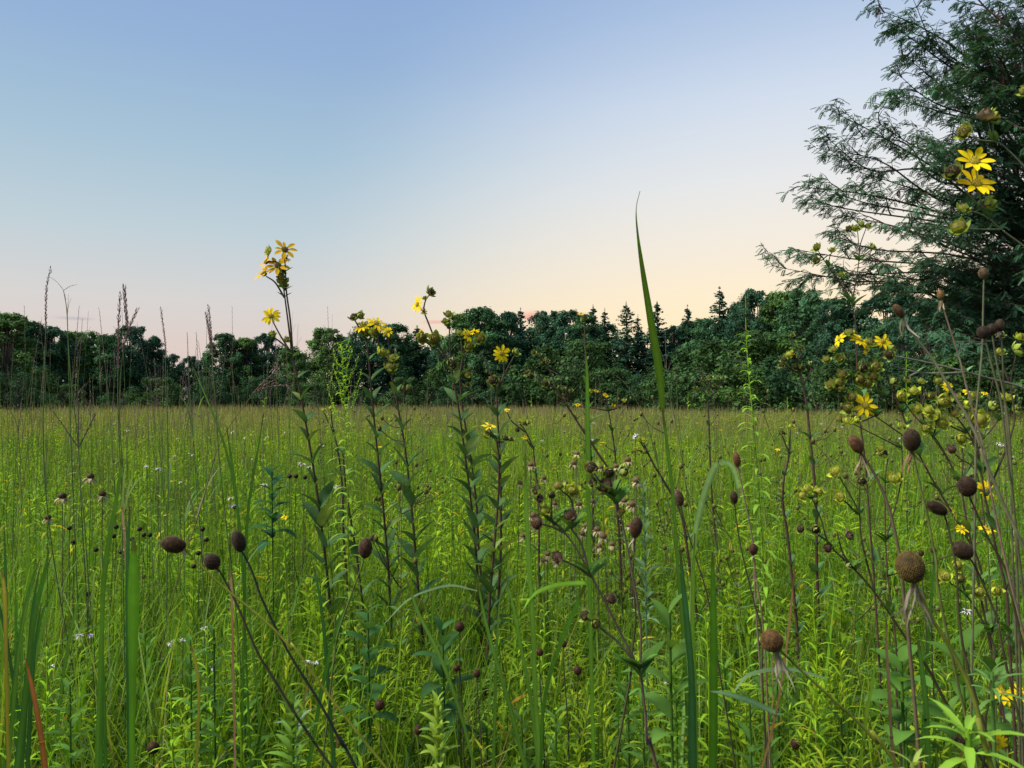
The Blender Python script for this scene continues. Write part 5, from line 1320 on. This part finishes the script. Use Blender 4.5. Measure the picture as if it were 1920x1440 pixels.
def limb(px, py, D, dens=1.0, nsub=6, h0=None, f0=.3, sub=(1.0, 2.2), tone=None, r=.075, pod=0, start=None):
    tip = W(px, py, D)
    h = max(2.0, tip[2] * RG.uniform(.35, .75) - .5) if h0 is None else h0
    j = int(np.argmin(abs(trunkP[:, 2] - h))); s = trunkP[j] if start is None else start
    L = np.linalg.norm(tip - s)
    m1 = s * .72 + tip * .28 + np.array([RG.normal(0, .5), RG.normal(0, .5), L * .06 + RG.normal(0, .4)])
    m2 = s * .45 + tip * .55 + np.array([RG.normal(0, .5), RG.normal(0, .5), L * .08 + RG.normal(0, .35)])
    m3 = s * .2 + tip * .8 + np.array([RG.normal(0, .3), RG.normal(0, .3), L * .045 + RG.normal(0, .15)])
    P = spline(np.array([s, m1, m2, m3, tip]), 6)
    tube(tk, P[::-1], np.linspace(.008, r, len(P)), (1, 1, 1), 5)
    tone = RG.uniform(.75, 1.3) if tone is None else tone
    tot = len(P) - 1
    for i in range(nsub):
        u = f0 + (1 - f0) * (i + .8) / nsub * .97
        a = min(tot - 1, int(u * tot)); p = P[a]
        d = unit(P[a + 1] - P[a]); sd = unit(np.cross(d, [0, 0, 1])) * (1 if i % 2 else -1)
        q = p; dd = unit(d * RG.uniform(.7, 1.1) + sd * RG.uniform(.1, .9) + np.array([0, 0, RG.uniform(-.3, .8)]))
        Ls = RG.uniform(*sub) * (1.1 - .4 * u); Q = [q]; n = 6
        for k in range(n):
            dd = unit(dd + np.array([0, 0, -.04]) + RG.normal(0, .16, 3)); Q.append(Q[-1] + dd * Ls / n)
        Q = np.array(Q); tube(tk, Q[::-1], np.linspace(.007, .028, n + 1), (1, 1, 1), 4)
        for k in range(7):
            v = Q[1 + k % 6] if k < 6 else Q[-1]
            d2 = unit(Q[min(n, 2 + k % 6)] - Q[k % 6]); s2 = unit(np.cross(d2, [0, 0, 1])) * (1 if k % 2 else -1)
            twig(v, d2 * (1.2 if k == 6 else .7) + s2 * RG.uniform(.2, .9) * (0 if k == 6 else 1) + np.array([0, 0, RG.uniform(-.45, .45)]), RG.uniform(.3, .6), dens, tone)
    for k in range(5):
        twig(P[-1 - k], unit(P[-1] - P[-3]) + RG.normal(0, .35, 3), RG.uniform(.35, .6), dens, tone)
    for i in range(pod):
        p = P[RG.integers(len(P) // 2, len(P))] + RG.normal(0, .5, 3)
        pm = MB(); tube(pm, np.array([p + [0, 0, .35], p, p - [0, 0, .15]]), .012, (.1, .05, .04), 4)
        for k in range(14):
            b = p + np.array([0, 0, RG.uniform(-.15, .35)]); t_ = np.linspace(0, 1, 5)[:, None]; ph = RG.random() * 6.28; cv = RG.uniform(.08, .26)
            ribbon(pm, b + np.array([math.cos(ph) * cv, math.sin(ph) * cv, 0]) * np.sin(t_ * 2.6) + np.array([0, 0, -RG.uniform(.18, .34)]) * t_, .028 * np.array([.4, 1, 1, 1, .3]), RG.normal(0, 1, 3), np.array([.13, .055, .04]) * RG.uniform(.7, 1.3))
        pm.build('seed_pods', M_SEED, ft)


# silhouette boughs
for a in ((1632, 12, 27, 1.1, 2), (1662, 40, 28, .9, 1), (1700, -10, 26, 1.2, 2), (1690, 105, 27, .9, 0), (1668, 132, 28, .9, 0), (1640, 172, 27, 1.1, 0), (1625, 220, 27, 1.0, 0), (1545, 203, 27, .9, 0), (1590, 250, 28, .6, 0), (1528, 245, 27, 1.0, 0), (1524, 275, 27.5, 1.0, 0),
          (1484, 345, 26.5, 1.1, 0), (1500, 362, 27, 1.0, 0), (1545, 355, 28, .9, 0), (1570, 310, 28, .8, 0), (1570, 400, 27, .8, 0), (1540, 430, 27, .9, 0), (1470, 462, 26, 1.1, 0), (1437, 495, 26, 1.2, 0), (1480, 518, 27, 1.1, 0), (1510, 545, 28, .9, 0), (1550, 500, 27, .8, 0), (1570, 565, 28, .8, 0)):
    limb(a[0] + (10 if a[1] < 60 else 12), a[1] + 4, a[2], dens=a[3] * .9, nsub=5, f0=.5, sub=(.6, 1.4), pod=a[4], tone=RG.uniform(.9, 1.4))
# inner boughs at many depths
for i in range(112):
    px = RG.uniform(1640, 2080); py = RG.uniform(-160, 650)
    lim = np.interp(py, [-160, 0, 130, 200, 350, 500, 640], [1740, 1720, 1780, 1750, 1730, 1710, 1700])
    px = max(px, lim + RG.uniform(0, 120))
    limb(px, py, RG.uniform(22.5, 33), dens=.9, nsub=6, f0=.3, pod=1 if py < 160 and px < 1880 else 0)
for px, py in ((1740, 270), (1790, 250), (1760, 340), (1790, 170), (1830, 110), (1860, 200), (1740, 420), (1690, 430), (1720, 490), (1780, 500), (1670, 530), (1720, 570), (1800, 590)):
    limb(px, py, RG.uniform(24, 27), dens=1.2, nsub=7, f0=.55, sub=(.8, 1.8))
fol.bulk(CT, np.array(leafM), np.array(leafP), np.array([[.062, .150, .080]]) * np.array(leafC)[:, None], np.array(leafS))
print('locust leaves', len(leafM))
tk.build('trunk', M_BARK, ft); fol.build('crown', M_LOC, ft)

# ================================================================== ground
mb = MB()
n = 60
gx = np.concatenate([-np.geomspace(900, 4, 20), np.linspace(-3, 3, 9), np.geomspace(4, 900, 20)])
gy = np.concatenate([[-60, -10], np.linspace(-3, 6, 13), np.geomspace(7, 1600, 26)])
X, Y = np.meshgrid(gx, gy)
Z = np.where(np.hypot(X, Y) < 60, 0, 0) + .012 * np.sin(X * 2.1) * np.cos(Y * 1.7) * (np.hypot(X, Y) < 20) - .03
nx = len(gx)
q = [(j * nx + i, j * nx + i + 1, (j + 1) * nx + i + 1, (j + 1) * nx + i) for j in range(len(gy) - 1) for i in range(nx - 1)]
mb.add(np.stack([X, Y, Z], 2).reshape(-1, 3), q=q, col=(1, 1, 1))
tag(mb.build('ground', M_GROUND), kind='structure')

# ------------------------------------------------------------------ crescent moon
Dm = 1400.0
mc = W(1522, 277, Dm); mr = 9 / F * Dm
mb = MB(); th = np.linspace(-1.35, 1.0, 25)
rgt = np.array([1, 0, 0]); upv = np.array([0, 0, 1.0])
for i in range(24):
    quad = []
    for t_, k_ in ((th[i], 1.0), (th[i + 1], 1.0), (th[i + 1], 0), (th[i], 0)):
        f = 1 if k_ else 1 - .20 * max(0, math.cos((t_ + .17) * 1.33))
        quad.append(mc + mr * (rgt * (math.cos(t_) * (f if k_ else f)) + upv * math.sin(t_)))
    mb.add(np.array(quad), q=[(0, 1, 2, 3)])
mm = bpy.data.materials.new('moon_glow'); mm.use_nodes = True
e = mm.node_tree.nodes['Principled BSDF']; e.inputs['Base Color'].default_value = (.8, .8, .75, 1); e.inputs['Emission Color'].default_value = (1, .98, .93, 1); e.inputs['Emission Strength'].default_value = 0.8
tag(mb.build('crescent_moon', mm, loc=mc), 'thin white crescent moon in the pale sky left of the feathery tree', 'moon')

# ================================================================== sky, light, camera
FILL_EL, FILL_AZ = R(50), R(-105)          # direction of the added fill light; azimuth to the right of the view axis
w = bpy.data.worlds.new('World'); bpy.context.scene.world = w; w.use_nodes = True
nt = w.node_tree; N = nt.nodes; L = nt.links; N.clear()
out = N.new('ShaderNodeOutputWorld'); bg = N.new('ShaderNodeBackground'); bg.inputs['Strength'].default_value = 0.745
tc = N.new('ShaderNodeTexCoord'); nrm = N.new('ShaderNodeVectorMath'); nrm.operation = 'NORMALIZE'; L.new(tc.outputs['Generated'], nrm.inputs[0])
sep = N.new('ShaderNodeSeparateXYZ'); L.new(nrm.outputs[0], sep.inputs[0])


def ramp(pts):
    r = N.new('ShaderNodeValToRGB'); r.color_ramp.interpolation = 'B_SPLINE' if False else 'EASE'
    el = r.color_ramp.elements
    while len(el) > 1: el.remove(el[-1])
    for i, (p, c) in enumerate(pts):
        a = el[0] if i == 0 else el.new(p)
        a.position = p
        lin = [(x / 255 / 12.92 if x / 255 <= .04045 else ((x / 255 + .055) / 1.055) ** 2.4) for x in c]
        a.color = (*lin, 1)
    L.new(sep.outputs['Z'], r.inputs[0])
    r.color_ramp.interpolation = 'LINEAR'
    return r


rA = ramp([(0, (214, 190, 184)), (.06, (217, 199, 191)), (.12, (210, 206, 203)), (.2, (188, 203, 210)), (.30, (163, 190, 209)), (.40, (145, 174, 209)), (.50, (135, 165, 209)), (.75, (112, 148, 205)), (1, (100, 138, 200))])
rB = ramp([(0, (255, 222, 170)), (.06, (255, 229, 180)), (.12, (252, 232, 196)), (.18, (243, 231, 212)), (.26, (231, 230, 228)), (.36, (213, 222, 236)), (.45, (186, 204, 229)), (.6, (150, 178, 220)), (1, (100, 138, 200))])
dot = N.new('ShaderNodeVectorMath'); dot.operation = 'DOT_PRODUCT'
ga = R(25)
dot.inputs[1].default_value = (math.sin(ga), math.cos(ga), 0.0)
L.new(nrm.outputs[0], dot.inputs[0])
mr_ = N.new('ShaderNodeMapRange'); mr_.interpolation_type = 'SMOOTHSTEP'; mr_.inputs['From Min'].default_value = .72; mr_.inputs['From Max'].default_value = 1.0
L.new(dot.outputs['Value'], mr_.inputs['Value'])
mix = N.new('ShaderNodeMix'); mix.data_type = 'RGBA'
L.new(mr_.outputs[0], mix.inputs[0]); L.new(rA.outputs[0], mix.inputs[6]); L.new(rB.outputs[0], mix.inputs[7])
# faint pink cloud streaks low over the wood, laid out in world directions
def streak(px, py, wx, wy, col, prev, amt):
    d = unit(W(px, py, 1.0) - np.array([0, 0, CAMZ]))
    sub = N.new('ShaderNodeVectorMath'); sub.operation = 'SUBTRACT'; sub.inputs[1].default_value = tuple(d); L.new(nrm.outputs[0], sub.inputs[0])
    ns = N.new('ShaderNodeTexNoise'); ns.inputs['Scale'].default_value = 40; L.new(nrm.outputs[0], ns.inputs['Vector'])
    sc = N.new('ShaderNodeVectorMath'); sc.operation = 'MULTIPLY'; sc.inputs[1].default_value = (F / wx, F / wx, F / wy); L.new(sub.outputs[0], sc.inputs[0])
    ln = N.new('ShaderNodeVectorMath'); ln.operation = 'LENGTH'; L.new(sc.outputs[0], ln.inputs[0])
    ad = N.new('ShaderNodeMath'); ad.operation = 'ADD'; L.new(ln.outputs['Value'], ad.inputs[0]); L.new(ns.outputs['Fac'], ad.inputs[1])
    m = N.new('ShaderNodeMapRange'); m.interpolation_type = 'SMOOTHSTEP'; m.inputs['From Min'].default_value = .5; m.inputs['From Max'].default_value = 1.5; m.inputs['To Min'].default_value = amt; m.inputs['To Max'].default_value = 0
    L.new(ad.outputs[0], m.inputs['Value'])
    x = N.new('ShaderNodeMix'); x.data_type = 'RGBA'; L.new(m.outputs[0], x.inputs[0]); L.new(prev, x.inputs[6])
    x.inputs[7].default_value = (*[(c / 255) ** 2.2 for c in col], 1)
    return x.outputs[2]


o = streak(818, 604, 34, 5, (238, 160, 145), mix.outputs[2], .6)
o = streak(993, 594, 34, 14, (240, 140, 130), o, .75)
o = streak(140, 597, 40, 4, (160, 160, 175), o, .5)
sky = N.new('ShaderNodeTexSky'); sky.sky_type = 'NISHITA'; sky.sun_disc = False; sky.sun_elevation = FILL_EL; sky.sun_rotation = FILL_AZ
bs = N.new('ShaderNodeBackground'); bs.inputs['Strength'].default_value = 0.05; L.new(sky.outputs[0], bs.inputs['Color'])
L.new(o, bg.inputs['Color'])
ms = N.new('ShaderNodeMixShader'); ms.inputs[0].default_value = .93
L.new(bs.outputs[0], ms.inputs[1]); L.new(bg.outputs[0], ms.inputs[2]); L.new(ms.outputs[0], out.inputs['Surface'])

sl = bpy.data.lights.new('soft_fill', 'SUN'); sl.energy = 4.6; sl.angle = R(30); sl.color = (1, .96, .86)  # soft fill added to brighten plants and trees; the real sun has set
so = bpy.data.objects.new('soft_fill', sl); C.objects.link(so)
dv = Vector((math.sin(FILL_AZ) * math.cos(FILL_EL), math.cos(FILL_AZ) * math.cos(FILL_EL), math.sin(FILL_EL)))
so.rotation_euler = dv.to_track_quat('Z', 'Y').to_euler(); so.location = (0, 0, 30)

cam = bpy.data.cameras.new('camera'); co = bpy.data.objects.new('camera', cam); C.objects.link(co)
cam.sensor_width = 36; cam.lens = 36 * F / 1920; cam.clip_start = .02; cam.clip_end = 5000
co.location = (0, 0, CAMZ); co.rotation_euler = (math.pi / 2 + PITCH, 0, 0)
cam.dof.use_dof = True; cam.dof.focus_distance = 4; cam.dof.aperture_fstop = 22
sc = bpy.context.scene; sc.camera = co
sc.view_settings.view_transform = 'Standard'; sc.view_settings.look = 'None'; sc.view_settings.exposure = 0.58; sc.view_settings.gamma = 1
sc.render.engine = 'CYCLES'; sc.cycles.max_bounces = 8; sc.cycles.transmission_bounces = 6; sc.cycles.diffuse_bounces = 4
for o_ in bpy.data.objects:
    if '_base' in o_: del o_['_base']
